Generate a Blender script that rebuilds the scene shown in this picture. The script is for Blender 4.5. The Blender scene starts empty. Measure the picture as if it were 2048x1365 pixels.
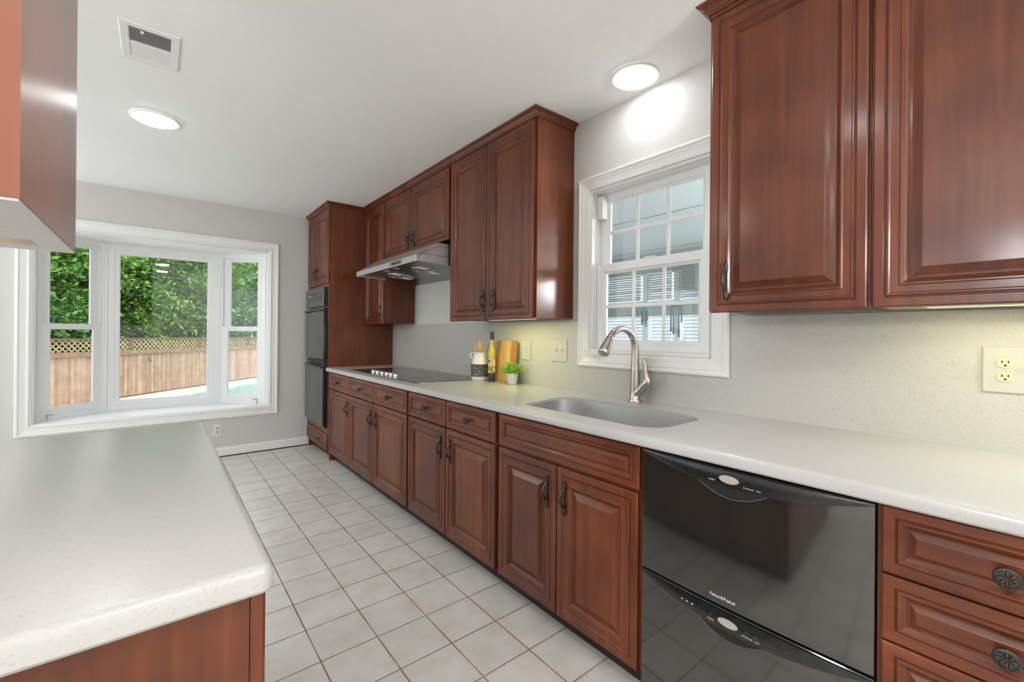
import bpy, bmesh, math, random
from mathutils import Vector, Matrix
from math import sin, cos, pi, radians

random.seed(7)
scene = bpy.context.scene
COL = scene.collection

# ------------------------------------------------------------------ camera
CAM_H = 1.25155590056414
YAW, ROLL, FPX, SH = 0.6809, 0.0088, 873.869, 13.6143
fw = Vector((sin(YAW), cos(YAW), 0)); rt = Vector((cos(YAW), -sin(YAW), 0)); up = Vector((0, 0, 1))
rt2 = rt * cos(ROLL) + up * sin(ROLL); up2 = up * cos(ROLL) - rt * sin(ROLL)
cam_data = bpy.data.cameras.new('camera')
cam_data.sensor_width = 36.0
cam_data.lens = FPX * 36.0 / 2048.0
cam_data.shift_y = -SH / 2048.0
cam_data.clip_start = 0.02
cam_data.clip_end = 300
cam = bpy.data.objects.new('camera', cam_data)
COL.objects.link(cam)
M = Matrix((rt2, up2, -fw)).transposed().to_4x4()
M.translation = Vector((0, 0, CAM_H))
cam.matrix_world = M
scene.camera = cam

# ------------------------------------------------------------------ colour management, world, sun
scene.view_settings.view_transform = 'Standard'
scene.view_settings.look = 'None'
scene.view_settings.gamma = 1.0
scene.view_settings.use_curve_mapping = False
scene.view_settings.exposure = 0.13
scene.cycles.max_bounces = 10
scene.cycles.diffuse_bounces = 6
scene.cycles.glossy_bounces = 4
scene.cycles.transmission_bounces = 6
scene.cycles.transparent_max_bounces = 12
scene.cycles.sample_clamp_indirect = 6.0
scene.cycles.caustics_reflective = False
scene.cycles.caustics_refractive = False
scene.cycles.use_denoising = True

world = bpy.data.worlds.new('overcast_sky')
scene.world = world
world.use_nodes = True
bg = world.node_tree.nodes['Background']
bg.inputs['Color'].default_value = (0.86, 0.93, 1.0, 1)
bg.inputs['Strength'].default_value = 2.2

sun_d = bpy.data.lights.new('soft_sun', 'SUN')
sun_d.energy = 2.6
sun_d.angle = radians(25)
sun_d.color = (1.0, 0.96, 0.88)
sun = bpy.data.objects.new('soft_sun', sun_d)
COL.objects.link(sun)
sun.rotation_euler = (radians(38), 0, radians(-20))

LENS_EMIT = 50.0          # ceiling disc lamps
GLOBE_EMIT = 92.0         # globe lamps added out of view to lift room and porch
UNDERCAB_W = 1.7          # under-cabinet strips

# ------------------------------------------------------------------ helpers
def world_loc(o):
    v = Vector((0, 0, 0))
    while o is not None:
        v = v + o.location
        o = o.parent
    return v

def tag(o, label=None, cat=None, group=None, kind=None):
    if label: o['label'] = label
    if cat: o['category'] = cat
    if group: o['group'] = group
    if kind: o['kind'] = kind
    return o

def thing(name, label, cat, loc=(0, 0, 0), group=None):
    o = bpy.data.objects.new(name, None)
    o.empty_display_size = 0.05
    COL.objects.link(o)
    o.location = loc
    return tag(o, label, cat, group)

class Frame:
    """u to the right, v up, n out of the surface"""
    def __init__(s, o, u, v):
        s.o = Vector(o); s.u = Vector(u).normalized(); s.v = Vector(v).normalized(); s.n = s.u.cross(s.v)
    def __call__(s, a, b, c=0.0):
        return s.o + s.u * a + s.v * b + s.n * c

def face_x(x, y, z):   # surface facing -X, origin at its left lower corner as seen from the room
    return Frame((x, y, z), (0, -1, 0), (0, 0, 1))
def face_y(x, y, z):   # surface facing -Y
    return Frame((x, y, z), (1, 0, 0), (0, 0, 1))
def up_z(x, y, z):
    return Frame((x, y, z), (1, 0, 0), (0, 1, 0))

class MB:
    def __init__(s):
        s.v = []; s.f = []
    def add(s, pts, faces):
        b = len(s.v)
        s.v += [Vector(p) for p in pts]
        s.f += [tuple(b + i for i in f) for f in faces]
        return s
    def box(s, x0, x1, y0, y1, z0, z1):
        x0, x1 = min(x0, x1), max(x0, x1); y0, y1 = min(y0, y1), max(y0, y1); z0, z1 = min(z0, z1), max(z0, z1)
        p = [(x0, y0, z0), (x1, y0, z0), (x1, y1, z0), (x0, y1, z0), (x0, y0, z1), (x1, y0, z1), (x1, y1, z1), (x0, y1, z1)]
        return s.add(p, [(0, 3, 2, 1), (4, 5, 6, 7), (0, 1, 5, 4), (1, 2, 6, 5), (2, 3, 7, 6), (3, 0, 4, 7)])
    def fbox(s, F, u0, u1, v0, v1, n0, n1):
        p = [F(u0, v0, n0), F(u1, v0, n0), F(u1, v1, n0), F(u0, v1, n0), F(u0, v0, n1), F(u1, v0, n1), F(u1, v1, n1), F(u0, v1, n1)]
        return s.add(p, [(0, 3, 2, 1), (4, 5, 6, 7), (0, 1, 5, 4), (1, 2, 6, 5), (2, 3, 7, 6), (3, 0, 4, 7)])
    def loops(s, loops, cap0=True, cap1=True, closed=True):
        n = len(loops[0]); b = len(s.v)
        for l in loops: s.v += [Vector(p) for p in l]
        m = n if closed else n - 1
        for k in range(len(loops) - 1):
            for i in range(m):
                j = (i + 1) % n
                s.f.append((b + k * n + i, b + k * n + j, b + (k + 1) * n + j, b + (k + 1) * n + i))
        if cap0: s.f.append(tuple(b + i for i in reversed(range(n))))
        if cap1: s.f.append(tuple(b + (len(loops) - 1) * n + i for i in range(n)))
        return s
    def panel(s, F, w, h, prof):
        """nested rectangles: prof = [(inset, height)]"""
        L = []
        for i, n in prof:
            L.append([F(i, i, n), F(w - i, i, n), F(w - i, h - i, n), F(i, h - i, n)])
        return s.loops(L)
    def frame(s, F, w, h, prof):
        """picture-frame ring: prof = [(inset, height)] first = outer back, last = inner back"""
        L = []
        for i, n in prof:
            L.append([F(i, i, n), F(w - i, i, n), F(w - i, h - i, n), F(i, h - i, n)])
        return s.loops(L, False, False)
    def lathe(s, F, prof, n=24, cap0=True, cap1=True):
        L = []
        for r, z in prof:
            L.append([F(r * cos(2 * pi * i / n), r * sin(2 * pi * i / n), z) for i in range(n)])
        return s.loops(L, cap0, cap1)
    def tube(s, pts, rad, n=12, flat=1.0, side=None):
        pts = [Vector(p) for p in pts]
        if not isinstance(rad, (list, tuple)): rad = [rad] * len(pts)
        L = []; prev = Vector(side) if side else None
        for k, p in enumerate(pts):
            a = pts[max(0, k - 1)]; c = pts[min(len(pts) - 1, k + 1)]
            t = (c - a).normalized()
            if prev is None:
                prev = Vector((0, 0, 1)) if abs(t.z) < 0.9 else Vector((1, 0, 0))
            x = (prev - t * prev.dot(t)).normalized(); prev = x
            y = t.cross(x)
            L.append([p + x * cos(2 * pi * i / n) * rad[k] * flat + y * sin(2 * pi * i / n) * rad[k] for i in range(n)])
        return s.loops(L)
    def prism(s, poly, F, n0, n1):
        return s.loops([[F(a, b, n0) for a, b in poly], [F(a, b, n1) for a, b in poly]])
    def ell(s, c, r, n=12, m=8):
        L = []
        for k in range(m + 1):
            a = -pi / 2 + pi * k / m
            rr = max(cos(a), 0.02)
            L.append([(c[0] + r[0] * rr * cos(2 * pi * i / n), c[1] + r[1] * rr * sin(2 * pi * i / n), c[2] + r[2] * sin(a)) for i in range(n)])
        return s.loops(L)
    def build(s, name, mat, parent=None, bevel=0.0, smooth=None, seg=2, fix=True):
        off = world_loc(parent) if parent is not None else Vector((0, 0, 0))
        me = bpy.data.meshes.new(name)
        me.from_pydata([tuple(p - off) for p in s.v], [], s.f)
        if fix:
            bm = bmesh.new(); bm.from_mesh(me)
            bmesh.ops.recalc_face_normals(bm, faces=bm.faces)
            bm.to_mesh(me); bm.free()
        if mat: me.materials.append(mat)
        o = bpy.data.objects.new(name, me)
        COL.objects.link(o)
        if parent is not None: o.parent = parent
        if bevel > 0:
            md = o.modifiers.new('edge', 'BEVEL'); md.width = bevel; md.segments = seg
            md.limit_method = 'ANGLE'; md.angle_limit = radians(40)
            md.harden_normals = False
        if smooth:
            for p in me.polygons: p.use_smooth = True
            me.set_sharp_from_angle(angle=radians(smooth))
        return o

def text(body, name, mat, parent, F, u, v, n, size, squash=1.0):
    cu = bpy.data.curves.new(name, 'FONT')
    cu.body = body; cu.size = size; cu.align_x = 'CENTER'; cu.align_y = 'CENTER'
    cu.extrude = 0.0002
    cu.materials.append(mat)
    tmp = bpy.data.objects.new('tmp_text', cu)
    COL.objects.link(tmp)
    bpy.context.view_layer.update()
    me = bpy.data.meshes.new_from_object(tmp.evaluated_get(bpy.context.evaluated_depsgraph_get()))
    bpy.data.objects.remove(tmp); bpy.data.curves.remove(cu)
    me.name = name
    o = bpy.data.objects.new(name, me)
    COL.objects.link(o)
    R = Matrix((F.u, F.v, F.n)).transposed().to_4x4()
    R.translation = F(u, v, n) - world_loc(parent)
    o.parent = parent
    o.matrix_local = R @ Matrix.Diagonal((squash, 1, 1, 1))
    return o

def copy_tree(o, parent=None):
    c = o.copy(); COL.objects.link(c)
    if parent is not None: c.parent = parent
    for ch in o.children: copy_tree(ch, c)
    return c

# ------------------------------------------------------------------ materials
def mat(name):
    m = bpy.data.materials.new(name); m.use_nodes = True
    nt = m.node_tree
    return m, nt, nt.nodes['Principled BSDF']

def N(nt, t, **kw):
    n = nt.nodes.new(t)
    for k, v in kw.items(): setattr(n, k, v)
    return n

def plain(name, col, rough=0.5, metal=0.0, spec=0.5, coat=0.0, coat_r=0.1, noise=0.0, nscale=60, bump=0.0, emit=None, es=0.0):
    m, nt, p = mat(name)
    p.inputs['Base Color'].default_value = (*col, 1)
    p.inputs['Roughness'].default_value = rough
    p.inputs['Metallic'].default_value = metal
    p.inputs['Specular IOR Level'].default_value = spec
    p.inputs['Coat Weight'].default_value = coat
    p.inputs['Coat Roughness'].default_value = coat_r
    tc = N(nt, 'ShaderNodeTexCoord'); nz = N(nt, 'ShaderNodeTexNoise')
    nz.inputs['Scale'].default_value = nscale; nz.inputs['Detail'].default_value = 3
    nt.links.new(tc.outputs['Object'], nz.inputs['Vector'])
    if noise > 0:
        cr = N(nt, 'ShaderNodeValToRGB')
        cr.color_ramp.elements[0].position = 0.3; cr.color_ramp.elements[1].position = 0.7
        cr.color_ramp.elements[0].color = (*[max(0, c * (1 - noise)) for c in col], 1)
        cr.color_ramp.elements[1].color = (*[min(1, c * (1 + noise)) for c in col], 1)
        nt.links.new(nz.outputs['Fac'], cr.inputs['Fac'])
        nt.links.new(cr.outputs['Color'], p.inputs['Base Color'])
    if bump > 0:
        b = N(nt, 'ShaderNodeBump'); b.inputs['Strength'].default_value = bump; b.inputs['Distance'].default_value = 0.002
        nt.links.new(nz.outputs['Fac'], b.inputs['Height'])
        nt.links.new(b.outputs['Normal'], p.inputs['Normal'])
    if emit:
        p.inputs['Emission Color'].default_value = (*emit, 1)
        p.inputs['Emission Strength'].default_value = es
    return m

def wood(name, dark, mid, light, axis='z', rough=0.42, coat=0.3, board=0.085, tint=0.22, fine=34.0):
    m, nt, p = mat(name)
    tc = N(nt, 'ShaderNodeTexCoord'); mp = N(nt, 'ShaderNodeMapping')
    sc = {'z': (fine, fine, 1.6), 'y': (fine, 1.6, fine), 'x': (1.6, fine, fine)}[axis]
    mp.inputs['Scale'].default_value = sc
    nt.links.new(tc.outputs['Object'], mp.inputs['Vector'])
    nz = N(nt, 'ShaderNodeTexNoise'); nz.inputs['Scale'].default_value = 1.0
    nz.inputs['Detail'].default_value = 7; nz.inputs['Roughness'].default_value = 0.62; nz.inputs['Distortion'].default_value = 0.5
    nt.links.new(mp.outputs['Vector'], nz.inputs['Vector'])
    cloud = N(nt, 'ShaderNodeTexNoise'); cloud.inputs['Scale'].default_value = 5.0; cloud.inputs['Detail'].default_value = 4
    nt.links.new(tc.outputs['Object'], cloud.inputs['Vector'])
    mixf = N(nt, 'ShaderNodeMath', operation='MULTIPLY_ADD')
    nt.links.new(nz.outputs['Fac'], mixf.inputs[0]); mixf.inputs[1].default_value = 0.55
    m2 = N(nt, 'ShaderNodeMath', operation='MULTIPLY'); m2.inputs[1].default_value = 0.45
    nt.links.new(cloud.outputs['Fac'], m2.inputs[0]); nt.links.new(m2.outputs[0], mixf.inputs[2])
    cr = N(nt, 'ShaderNodeValToRGB')
    e = cr.color_ramp.elements
    e[0].position = 0.30; e[0].color = (*dark, 1); e[1].position = 0.72; e[1].color = (*light, 1)
    k = e.new(0.5); k.color = (*mid, 1)
    nt.links.new(mixf.outputs[0], cr.inputs['Fac'])
    # glued-up boards: each strip has its own tint
    sx = N(nt, 'ShaderNodeSeparateXYZ'); nt.links.new(tc.outputs['Object'], sx.inputs[0])
    a = N(nt, 'ShaderNodeMath', operation='ADD')
    if axis == 'z':
        nt.links.new(sx.outputs['X'], a.inputs[0]); nt.links.new(sx.outputs['Y'], a.inputs[1])
    else:
        nt.links.new(sx.outputs['Z'], a.inputs[0]); a.inputs[1].default_value = 0.0
    dv = N(nt, 'ShaderNodeMath', operation='DIVIDE'); nt.links.new(a.outputs[0], dv.inputs[0]); dv.inputs[1].default_value = board
    fl = N(nt, 'ShaderNodeMath', operation='FLOOR'); nt.links.new(dv.outputs[0], fl.inputs[0])
    wn = N(nt, 'ShaderNodeTexWhiteNoise', noise_dimensions='1D'); nt.links.new(fl.outputs[0], wn.inputs['W'])
    mr = N(nt, 'ShaderNodeMapRange'); nt.links.new(wn.outputs['Value'], mr.inputs['Value'])
    mr.inputs['To Min'].default_value = 1 - tint; mr.inputs['To Max'].default_value = 1 + tint
    hs = N(nt, 'ShaderNodeHueSaturation'); nt.links.new(cr.outputs['Color'], hs.inputs['Color']); nt.links.new(mr.outputs[0], hs.inputs['Value'])
    nt.links.new(hs.outputs['Color'], p.inputs['Base Color'])
    p.inputs['Roughness'].default_value = rough
    p.inputs['Specular IOR Level'].default_value = 0.38
    p.inputs['Coat Weight'].default_value = coat; p.inputs['Coat Roughness'].default_value = 0.16
    b = N(nt, 'ShaderNodeBump'); b.inputs['Strength'].default_value = 0.015; b.inputs['Distance'].default_value = 0.001
    nt.links.new(nz.outputs['Fac'], b.inputs['Height']); nt.links.new(b.outputs['Normal'], p.inputs['Normal'])
    return m

def stone(name, col, rough=0.25, speck=0.06):
    m, nt, p = mat(name)
    tc = N(nt, 'ShaderNodeTexCoord')
    nz = N(nt, 'ShaderNodeTexNoise'); nz.inputs['Scale'].default_value = 190; nz.inputs['Detail'].default_value = 2
    nt.links.new(tc.outputs['Object'], nz.inputs['Vector'])
    cr = N(nt, 'ShaderNodeValToRGB'); e = cr.color_ramp.elements
    e[0].position = 0.28; e[0].color = (*[c * (1 - 4 * speck) for c in col], 1)
    e[1].position = 0.40; e[1].color = (*col, 1)
    k = e.new(0.68); k.color = (*[min(1, c * (1 + speck)) for c in col], 1)
    nt.links.new(nz.outputs['Fac'], cr.inputs['Fac'])
    nt.links.new(cr.outputs['Color'], p.inputs['Base Color'])
    p.inputs['Roughness'].default_value = rough
    return m

def glass_pane(name, tint=(1, 1, 1), refl=1.0):
    m = bpy.data.materials.new(name); m.use_nodes = True
    nt = m.node_tree; nt.nodes.clear()
    out = N(nt, 'ShaderNodeOutputMaterial')
    tr = N(nt, 'ShaderNodeBsdfTransparent'); tr.inputs['Color'].default_value = (*tint, 1)
    gl = N(nt, 'ShaderNodeBsdfGlossy'); gl.inputs['Roughness'].default_value = 0.02; gl.inputs['Color'].default_value = (refl, refl, refl, 1)
    lw = N(nt, 'ShaderNodeLayerWeight'); lw.inputs['Blend'].default_value = 0.5
    pw_ = N(nt, 'ShaderNodeMath', operation='POWER'); nt.links.new(lw.outputs['Facing'], pw_.inputs[0]); pw_.inputs[1].default_value = 5.0
    fr = N(nt, 'ShaderNodeMath', operation='MULTIPLY_ADD'); nt.links.new(pw_.outputs[0], fr.inputs[0]); fr.inputs[1].default_value = 0.96; fr.inputs[2].default_value = 0.038
    mx = N(nt, 'ShaderNodeMixShader')
    nt.links.new(fr.outputs[0], mx.inputs[0]); nt.links.new(tr.outputs[0], mx.inputs[1]); nt.links.new(gl.outputs[0], mx.inputs[2])
    nt.links.new(mx.outputs[0], out.inputs['Surface'])
    return m

def leaf_mat(name, c0, c1, scale=1.2):
    m, nt, p = mat(name)
    geo = N(nt, 'ShaderNodeNewGeometry'); tc = N(nt, 'ShaderNodeTexCoord')
    nz = N(nt, 'ShaderNodeTexNoise'); nz.inputs['Scale'].default_value = scale; nz.inputs['Detail'].default_value = 3
    nt.links.new(tc.outputs['Object'], nz.inputs['Vector'])
    a = N(nt, 'ShaderNodeMath', operation='MULTIPLY_ADD'); a.inputs[1].default_value = 0.45
    nt.links.new(geo.outputs['Random Per Island'], a.inputs[0])
    b = N(nt, 'ShaderNodeMath', operation='MULTIPLY'); b.inputs[1].default_value = 0.6; nt.links.new(nz.outputs['Fac'], b.inputs[0])
    nt.links.new(b.outputs[0], a.inputs[2])
    cr = N(nt, 'ShaderNodeValToRGB'); e = cr.color_ramp.elements
    e[0].position = 0.25; e[0].color = (*c0, 1); e[1].position = 0.8; e[1].color = (*c1, 1)
    nt.links.new(a.outputs[0], cr.inputs['Fac'])
    nt.links.new(cr.outputs['Color'], p.inputs['Base Color'])
    p.inputs['Roughness'].default_value = 0.45
    tl = N(nt, 'ShaderNodeBsdfTranslucent'); nt.links.new(cr.outputs['Color'], tl.inputs['Color'])
    mx = N(nt, 'ShaderNodeMixShader'); mx.inputs[0].default_value = 0.35
    out = nt.nodes['Material Output']
    nt.links.new(p.outputs[0], mx.inputs[1]); nt.links.new(tl.outputs[0], mx.inputs[2]); nt.links.new(mx.outputs[0], out.inputs['Surface'])
    return m

def tile_floor(name, tx, ty, s):
    m, nt, p = mat(name)
    tc = N(nt, 'ShaderNodeTexCoord'); sx = N(nt, 'ShaderNodeSeparateXYZ'); nt.links.new(tc.outputs['Object'], sx.inputs[0])
    cells = []; edges = []
    for ax, t in (('X', tx), ('Y', ty)):
        a = N(nt, 'ShaderNodeMath', operation='SUBTRACT'); nt.links.new(sx.outputs[ax], a.inputs[0]); a.inputs[1].default_value = t
        d = N(nt, 'ShaderNodeMath', operation='DIVIDE'); nt.links.new(a.outputs[0], d.inputs[0]); d.inputs[1].default_value = s
        f = N(nt, 'ShaderNodeMath', operation='FLOOR'); nt.links.new(d.outputs[0], f.inputs[0]); cells.append(f)
        fr = N(nt, 'ShaderNodeMath', operation='FRACT'); nt.links.new(d.outputs[0], fr.inputs[0])
        c = N(nt, 'ShaderNodeMath', operation='SUBTRACT'); nt.links.new(fr.outputs[0], c.inputs[0]); c.inputs[1].default_value = 0.5
        ab = N(nt, 'ShaderNodeMath', operation='ABSOLUTE'); nt.links.new(c.outputs[0], ab.inputs[0]); edges.append(ab)
    mxm = N(nt, 'ShaderNodeMath', operation='MAXIMUM'); nt.links.new(edges[0].outputs[0], mxm.inputs[0]); nt.links.new(edges[1].outputs[0], mxm.inputs[1])
    grout = N(nt, 'ShaderNodeMapRange'); nt.links.new(mxm.outputs[0], grout.inputs['Value'])
    grout.inputs['From Min'].default_value = 0.4855; grout.inputs['From Max'].default_value = 0.4895
    cb = N(nt, 'ShaderNodeCombineXYZ'); nt.links.new(cells[0].outputs[0], cb.inputs[0]); nt.links.new(cells[1].outputs[0], cb.inputs[1])
    wn = N(nt, 'ShaderNodeTexWhiteNoise'); nt.links.new(cb.outputs[0], wn.inputs['Vector'])
    nz = N(nt, 'ShaderNodeTexNoise'); nz.inputs['Scale'].default_value = 9; nz.inputs['Detail'].default_value = 5
    nt.links.new(tc.outputs['Object'], nz.inputs['Vector'])
    cr = N(nt, 'ShaderNodeValToRGB'); e = cr.color_ramp.elements
    e[0].position = 0.3; e[0].color = (0.60, 0.575, 0.52, 1); e[1].position = 0.62; e[1].color = (0.69, 0.675, 0.635, 1)
    nt.links.new(nz.outputs['Fac'], cr.inputs['Fac'])
    mr = N(nt, 'ShaderNodeMapRange'); nt.links.new(wn.outputs['Value'], mr.inputs['Value'])
    mr.inputs['To Min'].default_value = 0.94; mr.inputs['To Max'].default_value = 1.05
    hs = N(nt, 'ShaderNodeHueSaturation'); nt.links.new(cr.outputs['Color'], hs.inputs['Color']); nt.links.new(mr.outputs[0], hs.inputs['Value'])
    gn = N(nt, 'ShaderNodeTexNoise'); gn.inputs['Scale'].default_value = 7; nt.links.new(tc.outputs['Object'], gn.inputs['Vector'])
    gr = N(nt, 'ShaderNodeValToRGB'); g = gr.color_ramp.elements
    g[0].position = 0.35; g[0].color = (0.17, 0.13, 0.085, 1); g[1].position = 0.7; g[1].color = (0.32, 0.29, 0.24, 1)
    nt.links.new(gn.outputs['Fac'], gr.inputs['Fac'])
    mx = N(nt, 'ShaderNodeMix', data_type='RGBA')
    nt.links.new(grout.outputs[0], mx.inputs['Factor']); nt.links.new(hs.outputs['Color'], mx.inputs['A']); nt.links.new(gr.outputs['Color'], mx.inputs['B'])
    nt.links.new(mx.outputs['Result'], p.inputs['Base Color'])
    rr = N(nt, 'ShaderNodeMapRange'); nt.links.new(grout.outputs[0], rr.inputs['Value'])
    rr.inputs['To Min'].default_value = 0.30; rr.inputs['To Max'].default_value = 0.9
    nt.links.new(rr.outputs[0], p.inputs['Roughness'])
    b = N(nt, 'ShaderNodeBump'); b.inputs['Strength'].default_value = 0.5; b.inputs['Distance'].default_value = 0.003; b.invert = True
    nt.links.new(grout.outputs[0], b.inputs['Height']); nt.links.new(b.outputs['Normal'], p.inputs['Normal'])
    return m

CH = dict(dark=(0.058, 0.0088, 0.0024), mid=(0.114, 0.0220, 0.0042), light=(0.180, 0.042, 0.0076))
WOODV = wood('cherry_vertical_grain', axis='z', **CH)
WOODH = wood('cherry_horizontal_grain', axis='y', **CH)
WOODX = wood('cherry_cross_grain', axis='x', **CH)
WOODS = wood('cherry_side_veneer', dark=(0.075, 0.015, 0.0045), mid=(0.128, 0.029, 0.0066), light=(0.195, 0.052, 0.0115), axis='z', board=0.11)
WOODP = wood('cherry_satin_panel', dark=(0.10, 0.024, 0.010), mid=(0.18, 0.046, 0.016), light=(0.25, 0.070, 0.024), axis='z', board=0.11, rough=.5, coat=1.0)
WOODP.node_tree.nodes['Principled BSDF'].inputs['Coat Roughness'].default_value = 0.28
WOODP.node_tree.nodes['Principled BSDF'].inputs['Coat IOR'].default_value = 1.65
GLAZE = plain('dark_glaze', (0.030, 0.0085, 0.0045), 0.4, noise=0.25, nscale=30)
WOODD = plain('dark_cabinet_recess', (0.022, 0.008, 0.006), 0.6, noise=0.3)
WALL = plain('wall_paint', (0.585, 0.58, 0.555), 0.7, noise=0.012, nscale=40, bump=0.03)
CEIL = plain('ceiling_paint', (0.92, 0.925, 0.925), 0.8, noise=0.012, nscale=20)
TRIM = plain('white_trim_paint', (0.80, 0.80, 0.79), 0.35, noise=0.01)
VINYL = plain('white_vinyl', (0.80, 0.81, 0.81), 0.3, noise=0.01)
COUNTER = stone('white_stone', (0.475, 0.468, 0.454), 0.24, 0.025)
SPLASH = stone('backsplash_stone', (0.475, 0.465, 0.43), 0.3, 0.045)
TILE = tile_floor('floor_tile', 0.7108, 2.8447, 0.2210)
STEEL = plain('brushed_steel', (0.60, 0.60, 0.595), 0.40, 1.0, noise=0.06, nscale=90)
STEELD = plain('dark_steel', (0.30, 0.30, 0.30), 0.32, 1.0, noise=0.1)
NICKEL = plain('brushed_nickel', (0.50, 0.46, 0.42), 0.24, 1.0, noise=0.05, nscale=120)
CHROME = plain('chrome', (0.78, 0.78, 0.78), 0.08, 1.0)
BRONZE = plain('aged_bronze', (0.075, 0.064, 0.056), 0.38, 0.9, noise=0.45, nscale=420, bump=0.5)
BRONZEP = plain('aged_bronze_bar', (0.17, 0.14, 0.12), 0.3, 0.9, noise=0.2, nscale=80)
BLACKG = plain('black_gloss', (0.016, 0.016, 0.0155), 0.08, 0.0, spec=1.0, noise=0.1)
BLACKG.node_tree.nodes['Principled BSDF'].inputs['IOR'].default_value = 1.6
BLACKP = plain('black_plastic', (0.014, 0.015, 0.016), 0.22, 0.0, spec=0.5, noise=0.1)
OVENG = plain('black_oven_glass', (0.020, 0.022, 0.023), 0.13, 0.0, spec=0.6, coat=0.5, noise=0.1)
OVENW = plain('oven_window_glass', (0.075, 0.078, 0.078), 0.2, 0.0, spec=0.6, noise=0.1)
COOKG = plain('cooktop_glass', (0.016, 0.015, 0.014), 0.07, 0.0, spec=0.6)
BLACKM = plain('matte_black', (0.006, 0.006, 0.006), 0.8)
GLASS = glass_pane('window_glass', (0.97, 0.985, 0.98))
IVORY = plain('ivory_plastic', (0.60, 0.555, 0.36), 0.35)
PLATE = plain('outlet_plate', (0.50, 0.49, 0.45), 0.35, noise=0.02)
WHITEP = plain('white_plastic', (0.72, 0.72, 0.70), 0.4, noise=0.02)
OVAL = plain('oval_badge', (0.42, 0.38, 0.33), 0.3)
WHITET = plain('white_print', (0.75, 0.75, 0.75), 0.5)
GREYT = plain('grey_print', (0.25, 0.26, 0.26), 0.5)
LENS = plain('lit_lens', (0.9, 0.9, 0.9), 0.5, emit=(0.985, 0.99, 1.0), es=LENS_EMIT)
LENS_FAR = plain('lit_lens_far', (0.9, 0.9, 0.9), 0.5, emit=(0.985, 0.99, 1.0), es=LENS_EMIT * .7)
LENS_SINK = plain('lit_lens_sink', (0.9, 0.9, 0.9), 0.5, emit=(0.985, 0.99, 1.0), es=LENS_EMIT * .45)
LENS_FILL = plain('lit_lens_fill', (0.9, 0.9, 0.9), 0.5, emit=(0.985, 0.99, 1.0), es=LENS_EMIT * 2)  # only for the ceiling lights added as fill
GLOBE = plain('fill_globe', (0.9, 0.9, 0.9), 0.5, emit=(0.985, 0.99, 1.0), es=GLOBE_EMIT)

# ------------------------------------------------------------------ room constants
XW, YF, H = 1.9612, 5.2115, 2.5253
XD = 1.2885; XU = 1.641; XB = XW - 0.012      # base door face, upper door face, backsplash face
XL, YB = -2.6, -2.2                            # left wall, back wall
ZC0, ZC = 0.876, 0.914                         # counter slab
YT = 4.43                                      # near side of the tall oven cabinet
E_ = 0.0006

# ------------------------------------------------------------------ room shell
def struct(name, mb, m, bevel=0.0):
    o = mb.build(name, m, None, bevel); o['kind'] = 'structure'; return o
struct('floor', MB().box(XL - .15, XW + .15, YB - .15, YF + .15, -.1, 0), TILE)
struct('ceiling', MB().box(XL - .15, XW + .15, YB - .15, YF + .15, H, H + .12), CEIL)
WT = .14
# sink wall with window opening
wy0, wy1, wz0, wz1 = 0.965, 1.70, 1.135, 2.09
struct('wall_right', MB().box(XW, XW + WT, YB - .15, wy0, 0, H).box(XW, XW + WT, wy1, YF + .15, 0, H)
       .box(XW, XW + WT, wy0, wy1, 0, wz0).box(XW, XW + WT, wy0, wy1, wz1, H), WALL)
bx0, bx1, bz0, bz1 = -0.795, 0.908, 0.476, 2.096
struct('wall_far', MB().box(XL - .15, bx0, YF, YF + WT, 0, H).box(bx1, XW, YF, YF + WT, 0, H)
       .box(bx0, bx1, YF, YF + WT, 0, bz0).box(bx0, bx1, YF, YF + WT, bz1, H), WALL)
struct('wall_left', MB().box(XL - .15, XL, YB, 2.5, 0, H).box(XL - .15, XL, 4.7, YF, 0, H).box(XL - .15, XL, 2.5, 4.7, 2.1, H), WALL)
dr = bpy.data.objects.new('added_glass_door', None); COL.objects.link(dr); dr.location = (XL, 3.6, 0); dr['kind'] = 'structure'  # unseen glass door, added to let more daylight into the room
for ya, yb, xx in ((2.5, 3.64, XL - .07), (3.56, 4.7, XL - .12)):
    fr_ = MB().box(xx, xx + .04, ya, ya + .08, 0.001, 2.099).box(xx, xx + .04, yb - .08, yb, 0.001, 2.099).box(xx, xx + .04, ya + .08, yb - .08, 0.001, .12).box(xx, xx + .04, ya + .08, yb - .08, 2.0, 2.099).build('frame', VINYL, dr)
    MB().box(xx + .017, xx + .022, ya + .079, yb - .079, .119, 2.001).build('pane', GLASS, dr)
struct('wall_back', MB().box(XL - .15, XW, YB - .15, YB, 0, H), WALL)
# baseboard with its dark shoe gap
F = face_y(XL, YF, 0)
struct('baseboard_far', MB().loops([[(x, YF - d, z) for d, z in ((0, .012), (.014, .012), (.014, .078), (.011, .088), (.006, .094), (0, .096))] for x in (XL, XD + .022)]), TRIM)
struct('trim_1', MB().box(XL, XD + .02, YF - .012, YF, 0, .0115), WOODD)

# ------------------------------------------------------------------ bay window (window_1)
w1 = bpy.data.objects.new('window_1', None); COL.objects.link(w1); w1.location = (0.05, YF, bz0); w1['kind'] = 'structure'
cas = [(0, -.0), (0, .018), (.006, .024), (.018, .025), (.024, .018), (.060, .014), (.070, .017), (.078, .017), (.086, .010), (.0925, .008), (.0925, -.0)]
F = face_y(-0.888, YF, 0.386)
MB().frame(F, 1.888, 1.807, cas).build('casing', TRIM, w1)
YC = 5.65; zs0, zs1 = 0.48, 2.088
cxl, cxr = -0.385, 0.505
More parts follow.
